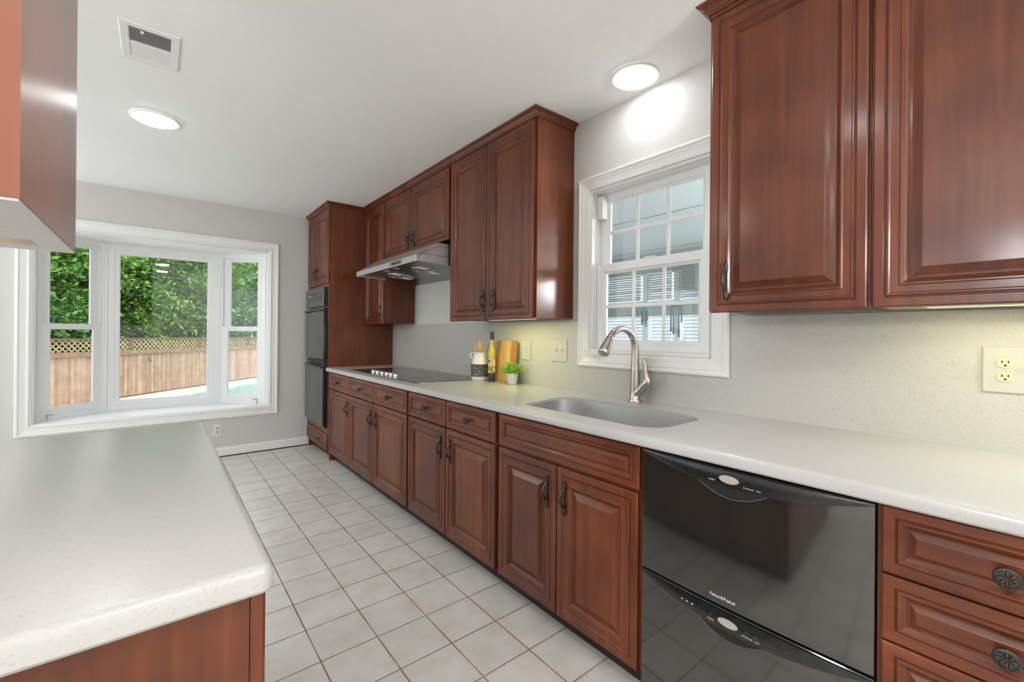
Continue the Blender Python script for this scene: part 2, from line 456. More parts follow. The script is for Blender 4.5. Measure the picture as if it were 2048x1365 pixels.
# seat and head boards (trapezoids), side jambs
def trap(z0, z1, y0=YF + .0005):
    return [[(bx0, y0, z), (bx1, y0, z), (bx1, YF + .125, z), (cxr + .03, YC + .06, z), (cxl - .03, YC + .06, z), (bx0, YF + .125, z)] for z in (z0, z1)]
MB().loops(trap(.44, zs0)).build('seat_board', TRIM, w1)
MB().loops(trap(zs1, zs1 + .06)).build('head_board', TRIM, w1)
for sx, x in ((1, bx0), (-1, bx1)):
    MB().box(x, x + sx * .006, YF + .0005, YF + .125, zs0, zs1).build('jamb', TRIM, w1)

def sash_frame(F, w, h, border, d0, d1, m=VINYL):
    """rectangular frame with a stepped inner edge"""
    b = border
    return MB().frame(F, w, h, [(0, d0), (0, d1), (b * .62, d1), (b * .66, d1 - .006), (b * .92, d1 - .010), (b, d1 - .016), (b, d0)])

# centre fixed unit
F = Frame((cxl, YC, zs0), (1, 0, 0), (0, 0, 1))
cw, chh = cxr - cxl, zs1 - zs0
fr = sash_frame(F, cw, chh, .098, -.05, 0).build('frame', VINYL, w1)
MB().fbox(F, .094, cw - .094, .09, chh - .09, -.030, -.024).build('pane', GLASS, w1)
# two flank double-hung units
def flank(A, B):
    A = Vector(A); B = Vector(B)
    F = Frame(A, (B - A), (0, 0, 1))
    w = (B - A).length; h = zs1 - zs0
    s = 1 if F.n.y < 0 else -1
    fr = MB().frame(F, w, h, [(0, -.06 * s), (0, .004 * s), (.020, .004 * s), (.026, -.004 * s), (.040, -.006 * s), (.040, -.06 * s)]).build('frame', VINYL, w1)
    zm = 1.285 - zs0
    # upper sash further out, lower sash further in
    def sash(v0, v1, n, top, bot, side, name):
        u0, u1 = .036, w - .036
        o = MB()
        o.fbox(F, u0, u0 + side, v0, v1, (n - .022) * s, n * s).fbox(F, u1 - side, u1, v0, v1, (n - .022) * s, n * s)
        o.fbox(F, u0 + side, u1 - side, v0, v0 + bot, (n - .022) * s, n * s).fbox(F, u0 + side, u1 - side, v1 - top, v1, (n - .022) * s, n * s)
        so = o.build(name, VINYL, w1, .003)
        MB().fbox(F, u0 + side * .9, u1 - side * .9, v0 + bot * .9, v1 - top * .9, (n - .014) * s, (n - .010) * s).build('pane', GLASS, so)
        return so
    sash(zm - .012, h - .036, -.030, .045, .036, .072, 'upper_sash')
    sash(.038, zm + .025, -.006, .050, .072, .062, 'lower_sash')
    return F, w, s
FL, wl_, sl_ = flank((bx0 + .006, YF + .122, zs0), (cxl, YC, zs0))
FR, wr_, sr_ = flank((cxr, YC, zs0), (bx1 - .006, YF + .122, zs0))
# corner posts between units
for x in (cxl, cxr):
    MB().box(x - .012, x + .012, YC - .012, YC + .05, zs0, zs1).build('corner_post', VINYL, w1, .004)
# small corner latches at the outer ends of the seat
for x, sx in ((bx0 + .062, 1), (bx1 - .075, -1)):
    yb = YF + .165
    MB().box(x, x + sx * .010, yb - .03, yb - .018, zs0 + E_, zs0 + .055).box(x, x + sx * .05, yb - .032, yb - .022, zs0 + .048, zs0 + .057).build('latch', NICKEL, w1, .002)

# ------------------------------------------------------------------ sink window (window_2)
w2 = bpy.data.objects.new('window_2', None); COL.objects.link(w2); w2.location = (XW, 1.33, wz0); w2['kind'] = 'structure'
cas2 = [(0, 0), (0, .020), (.007, .026), (.013, .026), (.018, .020), (.026, .018), (.030, .021), (.036, .018), (.052, .014), (.066, .012), (.074, .010), (.074, 0)]
F = face_x(XW, 1.776, 1.067)
MB().frame(F, 1.776 - .886, 2.168 - 1.067, cas2).build('casing', TRIM, w2)
# jamb liner
F = face_x(XW, wy1, wz0)
ww, wh = wy1 - wy0, wz1 - wz0
MB().frame(F, ww, wh, [(0, .0), (.012, .0), (.012, -.03), (.016, -.034), (.020, -.085), (.020, -.13), (0, -.13)]).build('jamb', TRIM, w2)
# sill step
MB().box(XW + .002, XW + .06, wy0 + .02, wy1 - .02, wz0 + .0125, wz0 + .033).build('sill', TRIM, w2, .004)
def wsash(x, y0, y1, z0, z1, side, top, bot, name):
    F = face_x(x, y1, z0); w = y1 - y0; h = z1 - z0
    L = []
    prof = [(0, -.028), (0, 0), (.72, 0), (.78, -.006), (1, -.012), (1, -.028)]
    for t, n in prof:
        L.append([F(side * t, bot * t, n), F(w - side * t, bot * t, n), F(w - side * t, h - top * t, n), F(side * t, h - top * t, n)])
    so = MB().loops(L, False, False).build(name, VINYL, w2)
    MB().fbox(F, side - .004, w - side + .004, bot - .004, h - top + .004, -.022, -.018).build('pane', GLASS, so)
    g = MB()
    gw = w - 2 * side; gh = h - top - bot
    for k in (1, 2): g.fbox(F, side + gw * k / 3 - .010, side + gw * k / 3 + .010, bot, h - top, -.0175, -.010)
    g.fbox(F, side, w - side, bot + gh / 2 - .010, bot + gh / 2 + .010, -.0170, -.009)
    g.build('muntin', VINYL, so, .003)
    return so
wsash(2.000, 1.006, 1.680, 1.170, 1.655, .060, .052, .056, 'lower_sash')
us = wsash(2.035, 1.006, 1.680, 1.640, 2.072, .058, .050, .030, 'upper_sash')
MB().box(1.985, 2.03, 1.632, 1.670, 1.925, 2.055).build('sash_stop', WHITEP, w2, .004)
MB().box(2.010, 2.035, 1.31, 1.37, 1.6555, 1.672).build('sash_lock', WHITEP, w2, .005)
MB().box(2.010, 2.035, 1.12, 1.15, 1.6555, 1.665).build('sash_lock', WHITEP, w2, .003)

# ------------------------------------------------------------------ cabinet pieces
DOORP = [(0, -.020), (0, -.004), (.004, 0), (.026, 0), (.0290, -.003), (.0315, -.003), (.034, .001), (.038, .001), (.041, -.002), (.060, -.002),
         (.063, .001), (.067, .001), (.072, -.006), (.078, -.011), (.080, -.012), (.086, -.0115), (.096, -.008), (.107, -.003), (.110, -.002)]
DRAWP = [(0, -.020), (0, -.004), (.004, 0), (.023, 0), (.026, -.003), (.027, -.003), (.030, .001), (.034, .001), (.040, -.005), (.044, -.008),
         (.046, -.0085), (.050, -.008), (.058, -.003), (.060, -.002)]
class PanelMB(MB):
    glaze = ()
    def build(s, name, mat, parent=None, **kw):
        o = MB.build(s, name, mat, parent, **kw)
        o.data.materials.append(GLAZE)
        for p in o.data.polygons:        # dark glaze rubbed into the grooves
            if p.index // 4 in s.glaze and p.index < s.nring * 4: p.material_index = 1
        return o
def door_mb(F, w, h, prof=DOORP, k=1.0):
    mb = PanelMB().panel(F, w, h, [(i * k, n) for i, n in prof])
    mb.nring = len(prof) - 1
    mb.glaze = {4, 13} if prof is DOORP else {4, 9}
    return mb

def handle(parent, x, y, z0, z1, name='handle'):
    """ornate bronze pull facing -X: two leaf-shaped ends and an arched bar"""
    mb = MB(); L = z1 - z0
    for zc in (z0 + L * .15, z1 - L * .15):
        mb.ell((x - .005, y, zc), (.006, .0105, L * .155), 12, 8)
    for zc, sg in ((z0 + L * .15, 1), (z1 - L * .15, -1)):
        for k in range(5):
            for j in (-1, 0, 1):
                mb.ell((x - .0095 + abs(j) * .0025, y + j * .0052, zc - L * .10 + k * L * .05), (.0028, .0030, .0038), 6, 4)
    pts = []
    for k in range(11):
        t = k / 10
        pts.append((x - .006 - .024 * sin(pi * t), y, z0 + L * (.24 + .52 * t)))
    mb.tube(pts, [.0052 + .0016 * abs(cos(pi * k / 10)) for k in range(11)], 10)
    mb.box(x - .004, x - .0005, y - .004, y + .004, z0 + L * .1, z1 - L * .1)
    return mb.build(name, BRONZE, parent, smooth=60)

def knob(parent, x, y, z, r=.0205):
    F = Frame((x, y, z), (0, -1, 0), (0, 0, 1))
    mb = MB().lathe(F, [(.009, 0), (.0075, .004), (.0065, .010), (.008, .014), (r * .8, .017), (r, .020), (r, .0225), (r * .94, .0245), (r * .80, .0250), (r * .76, .0235), (.001, .0235)], 24)
    for k in range(8):
        a = 2 * pi * k / 8
        c = F(cos(a) * r * .42, sin(a) * r * .42, .0240)
        pts = [F(cos(a) * r * t, sin(a) * r * t, .0238) for t in (.10, .25, .45, .62, .72)]
        mb.tube(pts, [.0008, .0020, .0030, .0026, .0010], 8)
    return mb.build('knob', BRONZE, parent, smooth=50)

def base_cab(label, y1, y0, doors, drawers, kick=True, group=None, well=False):
    """y1 = far end, y0 = near end. doors: [(ya, yb, handle_y)]; drawers: [(ya, yb, z0, z1, knob)]"""
    t = thing('base_cabinet', label, 'cabinet', ((XD + XB) / 2, (y0 + y1) / 2, 0), group)
    if well:      # open top for the sink bowl
        MB().box(XD + .0206, XB - .001, y0 + E_, y1 - E_, .088, .66).box(XD + .0206, XD + .040, y0 + E_, y1 - E_, .6602, ZC0 - E_)\
            .box(XD + .0402, XB - .001, y0 + E_, y0 + .018, .6602, ZC0 - E_).box(XD + .0402, XB - .001, y1 - .018, y1 - E_, .6602, ZC0 - E_).build('body', WOODV, t)
    else:
        MB().box(XD + .0206, XB - .001, y0 + E_, y1 - E_, .088, ZC0 - E_).build('body', WOODV, t)
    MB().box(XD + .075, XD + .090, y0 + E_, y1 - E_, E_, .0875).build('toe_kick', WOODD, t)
    for ya, yb, z0, z1, kb in drawers:
        F = face_x(XD, ya, z0)
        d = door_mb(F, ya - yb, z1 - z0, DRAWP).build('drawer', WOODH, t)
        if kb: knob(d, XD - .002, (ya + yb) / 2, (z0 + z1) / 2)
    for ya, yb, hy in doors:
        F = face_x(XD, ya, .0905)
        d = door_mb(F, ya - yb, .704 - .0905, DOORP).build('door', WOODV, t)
        if hy: handle(d, XD, hy, .5135, .6555)
    return t
DZ0, DZ1 = .7135, .866
base_cab('narrow cherry base cabinet with one door and one drawer beside the wall oven', YT, 3.8165,
         [(4.404, 3.824, 3.872)], [(4.404, 3.824, DZ0, DZ1, True)], group='cherry base cabinets')
base_cab('two-door cherry base cabinet under the black glass cooktop', 3.816, 2.6835,
         [(3.809, 3.283, 3.333), (3.274, 2.699, 3.224)], [(3.809, 3.285, DZ0, DZ1, True), (3.272, 2.699, DZ0, DZ1, True)], group='cherry base cabinets')
base_cab('two-door cherry base cabinet between the cooktop and sink cabinets, pulls paired at centre', 2.683, 1.7065,
         [(2.672, 2.195, 2.245), (2.186, 1.716, 2.137)], [(2.672, 2.195, DZ0, DZ1, True), (2.186, 1.716, DZ0, DZ1, True)], group='cherry base cabinets')
base_cab('cherry sink base cabinet with one wide false drawer front above two doors', 1.706, .887,
         [(1.686, 1.294, 1.3444), (1.287, .896, 1.2424)], [(1.686, .891, .7155, .8665, False)], group='cherry base cabinets', well=True)

# drawer stack at the near end
t = thing('drawer_cabinet', 'cherry base cabinet with a stack of knobbed drawers beside the dishwasher', 'cabinet', ((XD + XB) / 2, 0, 0), 'cherry base cabinets')
MB().box(XD + .0206, XB - .001, -.29, .2525, .088, ZC0 - E_).build('body', WOODV, t)
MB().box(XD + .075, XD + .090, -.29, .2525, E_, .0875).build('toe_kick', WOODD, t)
for z0, z1 in ((.7165, .8705), (.5645, .7125), (.330, .5605), (.0905, .326)):
    F = face_x(XD, .2425, z0)
    d = door_mb(F, .385, z1 - z0, DRAWP).build('drawer', WOODH, t)
    knob(d, XD - .002, .050, (z0 + z1) / 2 - .002)

# ------------------------------------------------------------------ tall oven cabinet
tall = thing('oven_cabinet', 'tall dark cherry cabinet in the far corner holding the wall oven', 'cabinet', ((XD + XW) / 2, (YT + YF) / 2, 0))
yt1 = YF - .016
oy0, oy1 = 4.468, 5.150      # oven opening
mb = MB().box(XD + .0206, XW - .001, YT + E_, YT + .02, .0, H - .001).box(XD + .0206, XW - .001, yt1 - .02, yt1, 0, H - .001)
mb.box(XW - .02, XW - .001, YT + .02, yt1 - .02, .088, H - .001).box(XD + .0206, XW - .02, YT + .02, yt1 - .02, 1.730, H - .001)
mb.box(XD + .0206, XW - .02, YT + .02, yt1 - .02, .088, .300)
mb.build('body', WOODS, tall)
MB().box(XD + .006, XD + .0205, YT + .002, yt1, 2.4715, H - .036).box(XD + .006, XD + .0205, oy1 + .002, yt1, .258, 1.736).box(XD + .006, XD + .0205, YT + .002, oy0 - .002, .258, 1.736)\
    .box(XD + .006, XD + .0205, oy0 - .002, oy1 + .002, 1.708, 1.736).box(XD + .006, XD + .0205, oy0 - .002, oy1 + .002, .258, .305).build('face_frame', WOODV, tall)
for ya, yb, hy in ((yt1 - .012, 4.845, 4.893), (4.838, YT + .022, 4.790)):
    F = face_x(XD, ya, 1.742)
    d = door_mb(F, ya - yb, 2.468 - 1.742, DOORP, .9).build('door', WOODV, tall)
    handle(d, XD, hy, 1.79, 1.93)
F = face_x(XD, yt1 - .012, .0905)
d = door_mb(F, yt1 - .012 - (YT + .022), .160, DRAWP).build('drawer', WOODH, tall)
knob(d, XD - .002, (yt1 + YT) / 2 - .1, .171)
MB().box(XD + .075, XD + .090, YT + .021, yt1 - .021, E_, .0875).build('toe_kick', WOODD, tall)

# double wall oven
ov = thing('wall_oven', 'black glass double wall oven built into the tall cherry cabinet', 'oven', (XD, (oy0 + oy1) / 2, 1.0))
MB().box(XD + .022, XD + .45, oy0 + .01, oy1 - .01, .310, 1.700).build('body', BLACKM, ov)
ff = face_x(XD, oy1, .306); ow = oy1 - oy0
MB().box(XD + .004, XD + .0215, oy0, oy1, .306, 1.706).build('trim_frame', BLACKP, ov, .002)
# control panel
MB().box(XD - .030, XD + .0035, oy0 + .015, oy1 - .002, 1.512, 1.700).build('control_panel', OVENG, ov, .004)
F = face_x(XD - .0302, oy1, 0)
cp = MB().fbox(F, .07, ow - .09, 1.575, 1.655, 0, .0006).build('display', plain('oven_display', (0.035, 0.038, 0.04), 0.12), ov)
MB().fbox(F, .13, .20, 1.625, 1.635, .0007, .0011).build('clock', WHITET, cp)
for k, u in enumerate((.22, .26, .34, .38, .46, .50)):
    MB().fbox(F, u, u + .016, 1.590 + (k % 2) * .03, 1.596 + (k % 2) * .03, .0007, .0011).build('button', WHITET, cp)
for z0, z1 in ((.985, 1.498), (.335, .935)):
    d = MB().box(XD - .034, XD + .0035, oy0 + .015, oy1 - .002, z0, z1).build('door', OVENG, ov, .006)
    MB().fbox(face_x(XD - .0342, oy1, 0), ow * .27, ow * .27 + .30, z0 + (z1 - z0) * .30, z0 + (z1 - z0) * .70, 0, .0006).build('window', OVENW, d)
    pts = [(XD - .036 - .030 * sin(pi * min(1, max(0, t)) ) ** .5, oy1 - .03 - (ow - .08) * t, z1 - .028 + .008 * sin(pi * t)) for t in [i / 16 for i in range(17)]]
    MB().tube(pts, .011, 10).build('handle', BLACKP, d, smooth=60)
for z in (.948, .958, .968): MB().box(XD - .022, XD + .0035, oy0 + .02, oy1 - .004, z, z + .006).build('vent_slat', BLACKP, ov)
mb = MB().box(XD - .012, XD + .0035, oy0 + .015, oy1 - .002, .308, .326)
mb.build('lower_vent', BLACKP, ov, .002)
for k in range(14):
    y = oy1 - .06 - k * .042
    MB().box(XD - .0126, XD - .0122, y - .022, y, .312, .319).build('vent_slot', GREYT, ov)

# ------------------------------------------------------------------ upper cabinets on the sink wall
UB = XW - .001
def upper_cab(label, y1, y0, zb, zt, doors, hz, group, bottom=True):
    t = thing('upper_cabinet', label, 'cabinet', ((XU + UB) / 2, (y0 + y1) / 2, zb), group)
    MB().box(XU + .0206, UB, y0 + E_, y1 - E_, zb + .008, H - .001).build('body', WOODS, t)
    MB().box(XU + .004, XU + .0205, y0 - .0002, y1 - E_, zt + .004, H - .036).build('frieze', WOODV, t, .001)
    for ya, yb, hy in doors:
        F = face_x(XU, ya, zb)
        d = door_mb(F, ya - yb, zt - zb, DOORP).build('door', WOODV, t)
        if hy: handle(d, XU, hy, hz[0], hz[1])
    return t
G1 = 'cherry upper cabinets on the sink wall'
upper_cab('tall single-door cherry upper cabinet partly hidden behind the range hood', YT, 3.9385, 1.3375, 2.472,
          [(4.425, 3.953, 4.005)], (1.395, 1.535), G1)
upper_cab('short two-door cherry upper cabinet directly above the range hood', 3.938, 2.7555, 1.940, 2.472,
          [(3.931, 3.387, 3.435), (3.378, 2.772, 3.330)], (1.975, 2.105), G1)
upper_cab('tall two-door cherry upper cabinet between range hood and sink window', 2.755, 1.832, 1.340, 2.476,
          [(2.744, 2.303, 2.327), (2.297, 1.849, 2.226)], (1.392, 1.536), G1)
upper_cab('glossy cherry upper cabinet beside the sink window with bronze pull at its left edge', .838, .3425, 1.340, 2.465,
          [(.8245, .3475, .7628)], (1.385, 1.530), G1)
ucb = upper_cab('nearest cherry upper cabinet, above the wide wall outlet, cut off by the photo edge', .342, -.15, 1.340, 2.465,
          [(.3360, -.140, -.09)], (1.385, 1.530), G1)
# pale underside and black underside
MB().box(XU + .03, UB - .004, -.145, .337, 1.3455, 1.3478).build('underside', plain('pale_underside', (0.42, 0.35, 0.25), 0.5), ucb)
# light rail lips
def crown(path, name, label):
    """crown moulding swept along an L path, projecting out (left of travel)"""
    prof = [(0, -.040), (.004, -.040), (.006, -.034), (.011, -.030), (.014, -.022), (.021, -.014), (.031, -.009), (.034, -.006), (.036, -.001), (0, -.001)]
    L = []
    for p, o in path:
        L.append([(p[0] + o[0] * a, p[1] + o[1] * a, H + b) for a, b in prof])
    return tag(MB().loops(L).build(name, WOODV, None), label, 'moulding')
XT = XD + .0045
crown([((XT, yt1), (-1, 0)), ((XT, YT - .0002), (-1, -1)), ((XU + .0025, YT - .0002), (-1, -1)), ((XU + .0025, 1.8315), (-1, -1)), ((UB, 1.8315), (0, -1))],
      'crown_moulding', 'dark cherry crown moulding along the ceiling from oven cabinet to window')
crown([((UB, .8385), (0, 1)), ((XU + .0025, .8385), (-1, 1)), ((XU + .0025, -.15), (-1, 0))], 'crown_moulding', 'cherry crown moulding above the glossy cabinets nearest the camera')

# ------------------------------------------------------------------ sink-side countertop with undermount cut-out
def sink_outline(n=8):
    pts = []
    def arc(cx, cy, rx, ry, a0, a1):
        for k in range(n + 1):
            a = radians(a0 + (a1 - a0) * k / n)
            pts.append((cx + rx * cos(a), cy + ry * sin(a)))
    arc(1.660, 1.035, .106, .150, 0, -90)      # back near corner
    arc(1.480, 1.005, .107, .120, -90, -180)   # front near corner
    arc(1.420, 1.555, .047, .060, 180, 118)    # front far (tight)
    arc(1.640, 1.545, .126, .118, 100, 0)      # back far
    return pts
so_ = sink_outline()
ctop = MB()
cx0, cx1, cy0, cy1 = 1.268, XB - .0005, -.29, YT - .0006
outer = []
for p in so_:      # project each sink point to the slab border for clean radial quads
    c = Vector((1.58, 1.27)); d = Vector(p) - c
    sx = (cx1 - c.x if d.x > 0 else cx0 - c.x) / d.x if abs(d.x) > 1e-6 else 1e9
    yy0, yy1 = .75, 1.80
    sy = (yy1 - c.y if d.y > 0 else yy0 - c.y) / d.y if abs(d.y) > 1e-6 else 1e9
    q = c + d * min(sx, sy); outer.append((q.x, q.y))
# slab pieces through a bmesh boolean keeps edges simple
slab = MB()
prof = [(cx0 + .004, ZC0), (cx0, ZC0 + .005), (cx0, ZC - .010), (cx0 + .003, ZC - .004), (cx0 + .008, ZC - .001), (cx0 + .014, ZC)]
slab.loops([[(x, y, z) for x, z in prof + [(cx1, ZC), (cx1, ZC0)]] for y in (cy0, cy1)])
ct = slab.build('countertop', COUNTER, None, smooth=30)
tag(ct, 'long white countertop along the sink wall holding cooktop and sink', 'countertop')
cut = MB().loops([[(x, y, z) for x, y in so_] for z in (ZC0 - .02, ZC + .02)]).build('cutter', None)
md = ct.modifiers.new('cutout', 'BOOLEAN'); md.operation = 'DIFFERENCE'; md.object = cut; md.solver = 'EXACT'
bpy.context.view_layer.update()
dg = bpy.context.evaluated_depsgraph_get()
nm = bpy.data.meshes.new_from_object(ct.evaluated_get(dg))
ct.modifiers.clear(); ct.data = nm; nm.name = 'countertop'
bpy.data.objects.remove(cut)

# undermount sink
sk = thing('kitchen_sink', 'stainless steel undermount sink set into the white countertop', 'sink', (1.58, 1.27, .68))
cxm = sum(p[0] for p in so_) / len(so_); cym = sum(p[1] for p in so_) / len(so_)
def sc(k, z): return [(cxm + (x - cxm) * k, cym + (y - cym) * k, z) for x, y in so_]
MB().loops([sc(1.06, ZC0 - .006), sc(1.06, ZC0 - .001), sc(.9965, ZC0 - .001), sc(.9965, ZC - .011), sc(.990, ZC - .011), sc(.988, ZC0 - .03), sc(.982, ZC0 - .09), sc(.972, .740), sc(.960, .718), sc(.95, .700), sc(.90, .690), sc(.12, .684),
            sc(.12, .682), sc(.905, .687), sc(.963, .697), sc(.988, .723), sc(.996, ZC0 - .06), sc(.996, ZC0 - .006)], False, False).build('basin', STEEL, sk, smooth=50)
MB().lathe(up_z(cxm, cym, .684), [(.055, 0), (.055, .002), (.042, .003), (.040, -.006), (.012, -.008)], 24).build('drain', CHROME, sk, smooth=40)

# faucet
fx, fy = 1.8844, 1.329
fa = thing('faucet', 'brushed nickel gooseneck faucet with side lever behind the sink', 'faucet', (fx, fy, ZC))
MB().lathe(up_z(fx, fy, ZC + E_), [(.033, 0), (.033, .004), (.031, .012), (.027, .018), (.025, .05), (.0245, .10), (.0235, .155), (.0165, .158)], 28).build('body', NICKEL, fa, smooth=40)
pts = [(fx, fy, 1.070), (fx, fy, 1.12)]
R = .105; zc = 1.178
for k in range(0, 17):
    a = radians(0 + 10.2 * k)
    pts.append((fx - R + R * cos(a), fy + .010 * (k / 16), zc + R * sin(a)))
rad = [.0225, .0200] + [.0190 - .0035 * min(1, k / 6) for k in range(17)]
MB().tube(pts, rad, 18, side=(0, 1, 0)).build('spout', NICKEL, fa, smooth=50)
p0 = Vector(pts[-3]); d = (Vector(pts[-1]) - Vector(pts[-3])).normalized(); d = (d + Vector((-.22, 0, -.1))).normalized()
MB().tube([p0, p0 + d * .006, p0 + d * .02, p0 + d * .075, p0 + d * .092, p0 + d * .097], [.0165, .0185, .0190, .0255, .0265, .0215], 20, side=(0, 1, 0)).build('spray_head', NICKEL, fa, smooth=50)
MB().tube([(fx, fy - .004, .952), (fx, fy - .030, .975), (fx, fy - .050, .996), (fx, fy - .062, 1.009)], [.024, .0215, .0215, .0215], 18).build('valve_hub', NICKEL, fa, smooth=50)
MB().tube([(fx, fy - .0625, 1.0095), (fx, fy - .072, 1.019), (fx, fy - .073, 1.035), (fx, fy - .066, 1.060), (fx, fy - .057, 1.090), (fx, fy - .053, 1.115), (fx, fy - .052, 1.133), (fx, fy - .052, 1.139)],
          [.0215, .0205, .0165, .0105, .0095, .0120, .0125, .006], 16).build('lever', NICKEL, fa, smooth=60)

# ------------------------------------------------------------------ backsplash
BZ = 1.3385
yl = YT - .0006
bs = MB()
bs.box(XB, XW - .0003, 1.7775, yl, ZC - .037, BZ).box(XB, XW - .0003, -.29, .8845, ZC - .037, BZ).box(XB, XW - .0003, .8845, 1.7775, ZC - .037, 1.0655)
tag(bs.build('backsplash', SPLASH, None), 'speckled off-white stone backsplash behind the sink countertop', 'backsplash')

# ------------------------------------------------------------------ cooktop
ck = thing('cooktop', 'black glass electric cooktop with chrome knobs set in the white countertop', 'cooktop', (1.63, 3.31, ZC))
cpoly = [(1.338, 2.655), (1.900, 2.655), (1.900, 3.985), (1.338, 3.985)]
MB().prism([(cx, cy) for cx, cy in cpoly], up_z(0, 0, 0), ZC + E_, ZC + .004).build('rim', STEEL, ck, .0015)
MB().box(1.344, 1.894, 2.661, 3.979, ZC + .0041, ZC + .0072).build('glass', COOKG, ck, .002)
for cxx, cyy, r in ((1.50, 3.72, .10), (1.76, 3.72, .08), (1.52, 2.92, .08), (1.76, 2.92, .10)):
    MB().lathe(up_z(cxx, cyy, ZC + .0072), [(r, 0), (r, .0003), (r - .003, .0003), (r - .003, 0)], 40, False, False).build('burner_ring', plain('burner_mark', (0.05, 0.048, 0.045), 0.2), ck)
for k, ky in enumerate((3.56, 3.47, 3.375, 3.285, 3.205, 3.125)):
    kb = MB().lathe(up_z(1.402, ky, ZC + .0073), [(.022, 0), (.022, .003), (.017, .005), (.0165, .018), (.014, .021), (.001, .021)], 20).build('knob', CHROME, ck, smooth=40)
    MB().box(1.402 - .019, 1.402 + .019, ky - .0045, ky + .0045, ZC + .0285, ZC + .036).build('grip', CHROME, kb, .002)

# ------------------------------------------------------------------ range hood
hd = thing('range_hood', 'stainless steel under-cabinet range hood above the cooktop', 'range hood', (1.66, 3.36, 1.75))
hy0, hy1 = 2.7765, 3.947; hxf = 1.386; hxb = XW - .0012
STEELB = plain('hood_front_steel', (0.60, 0.60, 0.58), 0.3, 1.0, noise=0.04, nscale=120)
# sloping top shell (prism along Y)
shell = [(hxf + .012, 1.8025), (1.552, 1.905), (hxb, 1.905), (hxb, 1.895), (1.556, 1.895), (hxf + .03, 1.800)]
yn = 2.7765
MB().loops([[(x, y, z) for x, z in shell] for y in (yn, hy1)]).build('canopy', STEEL, hd, .001)
fp = MB().box(hxf, hxf + .012, yn, hy1, 1.756, 1.8022).build('front_panel', STEELB, hd, .003)
F = face_x(hxf, hy1, 1.756)
sw = MB().fbox(F, .735, .935, .010, .037, .0003, .0012).build('switch_panel', plain('switch_panel', (0.06, 0.075, 0.07), 0.25), fp)
for u in (.79, .81, .885): MB().fbox(F, u, u + .010, .017, .030, .0013, .004).build('switch', BLACKP, sw)
# side cheeks with swept lower edge
for y in (yn, hy1 - .004):
    low = [(hxf + .0125 + (hxb - hxf - .0125) * t, 1.757 - .044 * (t ** 1.8)) for t in [i / 14 for i in range(15)]]
    poly = low + [(hxb, 1.8945), (1.556, 1.8945), (hxf + .0125, 1.799)]
    MB().loops([[(x, yy, z) for x, z in poly] for yy in (y, y + .004)]).build('side_panel', STEEL, hd)
# recessed triangular embossing on the near cheek
tri = [(1.44, 1.812), (1.565, 1.878), (hxb - .05, 1.878), (hxb - .05, 1.812)]
for a, b in zip(tri, tri[1:] + tri[:1]):
    MB().tube([(a[0], yn - .001, a[1]), (b[0], yn - .001, b[1])], .002, 6).build('emboss_line', STEELD, hd)
# underside
und = MB()
und.loops([[(hxf + .013, y, 1.775), (hxb - .14, y, 1.752), (hxb - .004, y, 1.7165), (hxb - .004, y, 1.7265), (hxb - .14, y, 1.762), (hxf + .013, y, 1.785)] for y in (yn + .0045, hy1 - .0045)])
un = und.build('underside', STEELD, hd)
for ly in (3.47, 3.30):
    MB().lathe(up_z(1.475, ly, 1.7655), [(.026, .004), (.026, 0), (.020, -.001), (.001, -.001)], 20).build('lamp', plain('hood_lamp', (0.6, 0.6, 0.58), 0.3), hd)
for fyy in (3.60, 3.12):
    for r in (.03, .055, .08, .105, .125):
        zz = 1.752 + .003
        MB().tube([(1.655 + r * cos(2 * pi * k / 32), fyy + r * sin(2 * pi * k / 32), 1.752 + (1.655 - (1.655 + r * cos(2 * pi * k / 32))) * .088 - .001) for k in range(33)], .0022, 6).build('fan_guard', CHROME, hd, smooth=60)
    MB().box(1.54, 1.77, fyy - .003, fyy + .003, 1.744, 1.748).build('fan_guard', CHROME, hd)

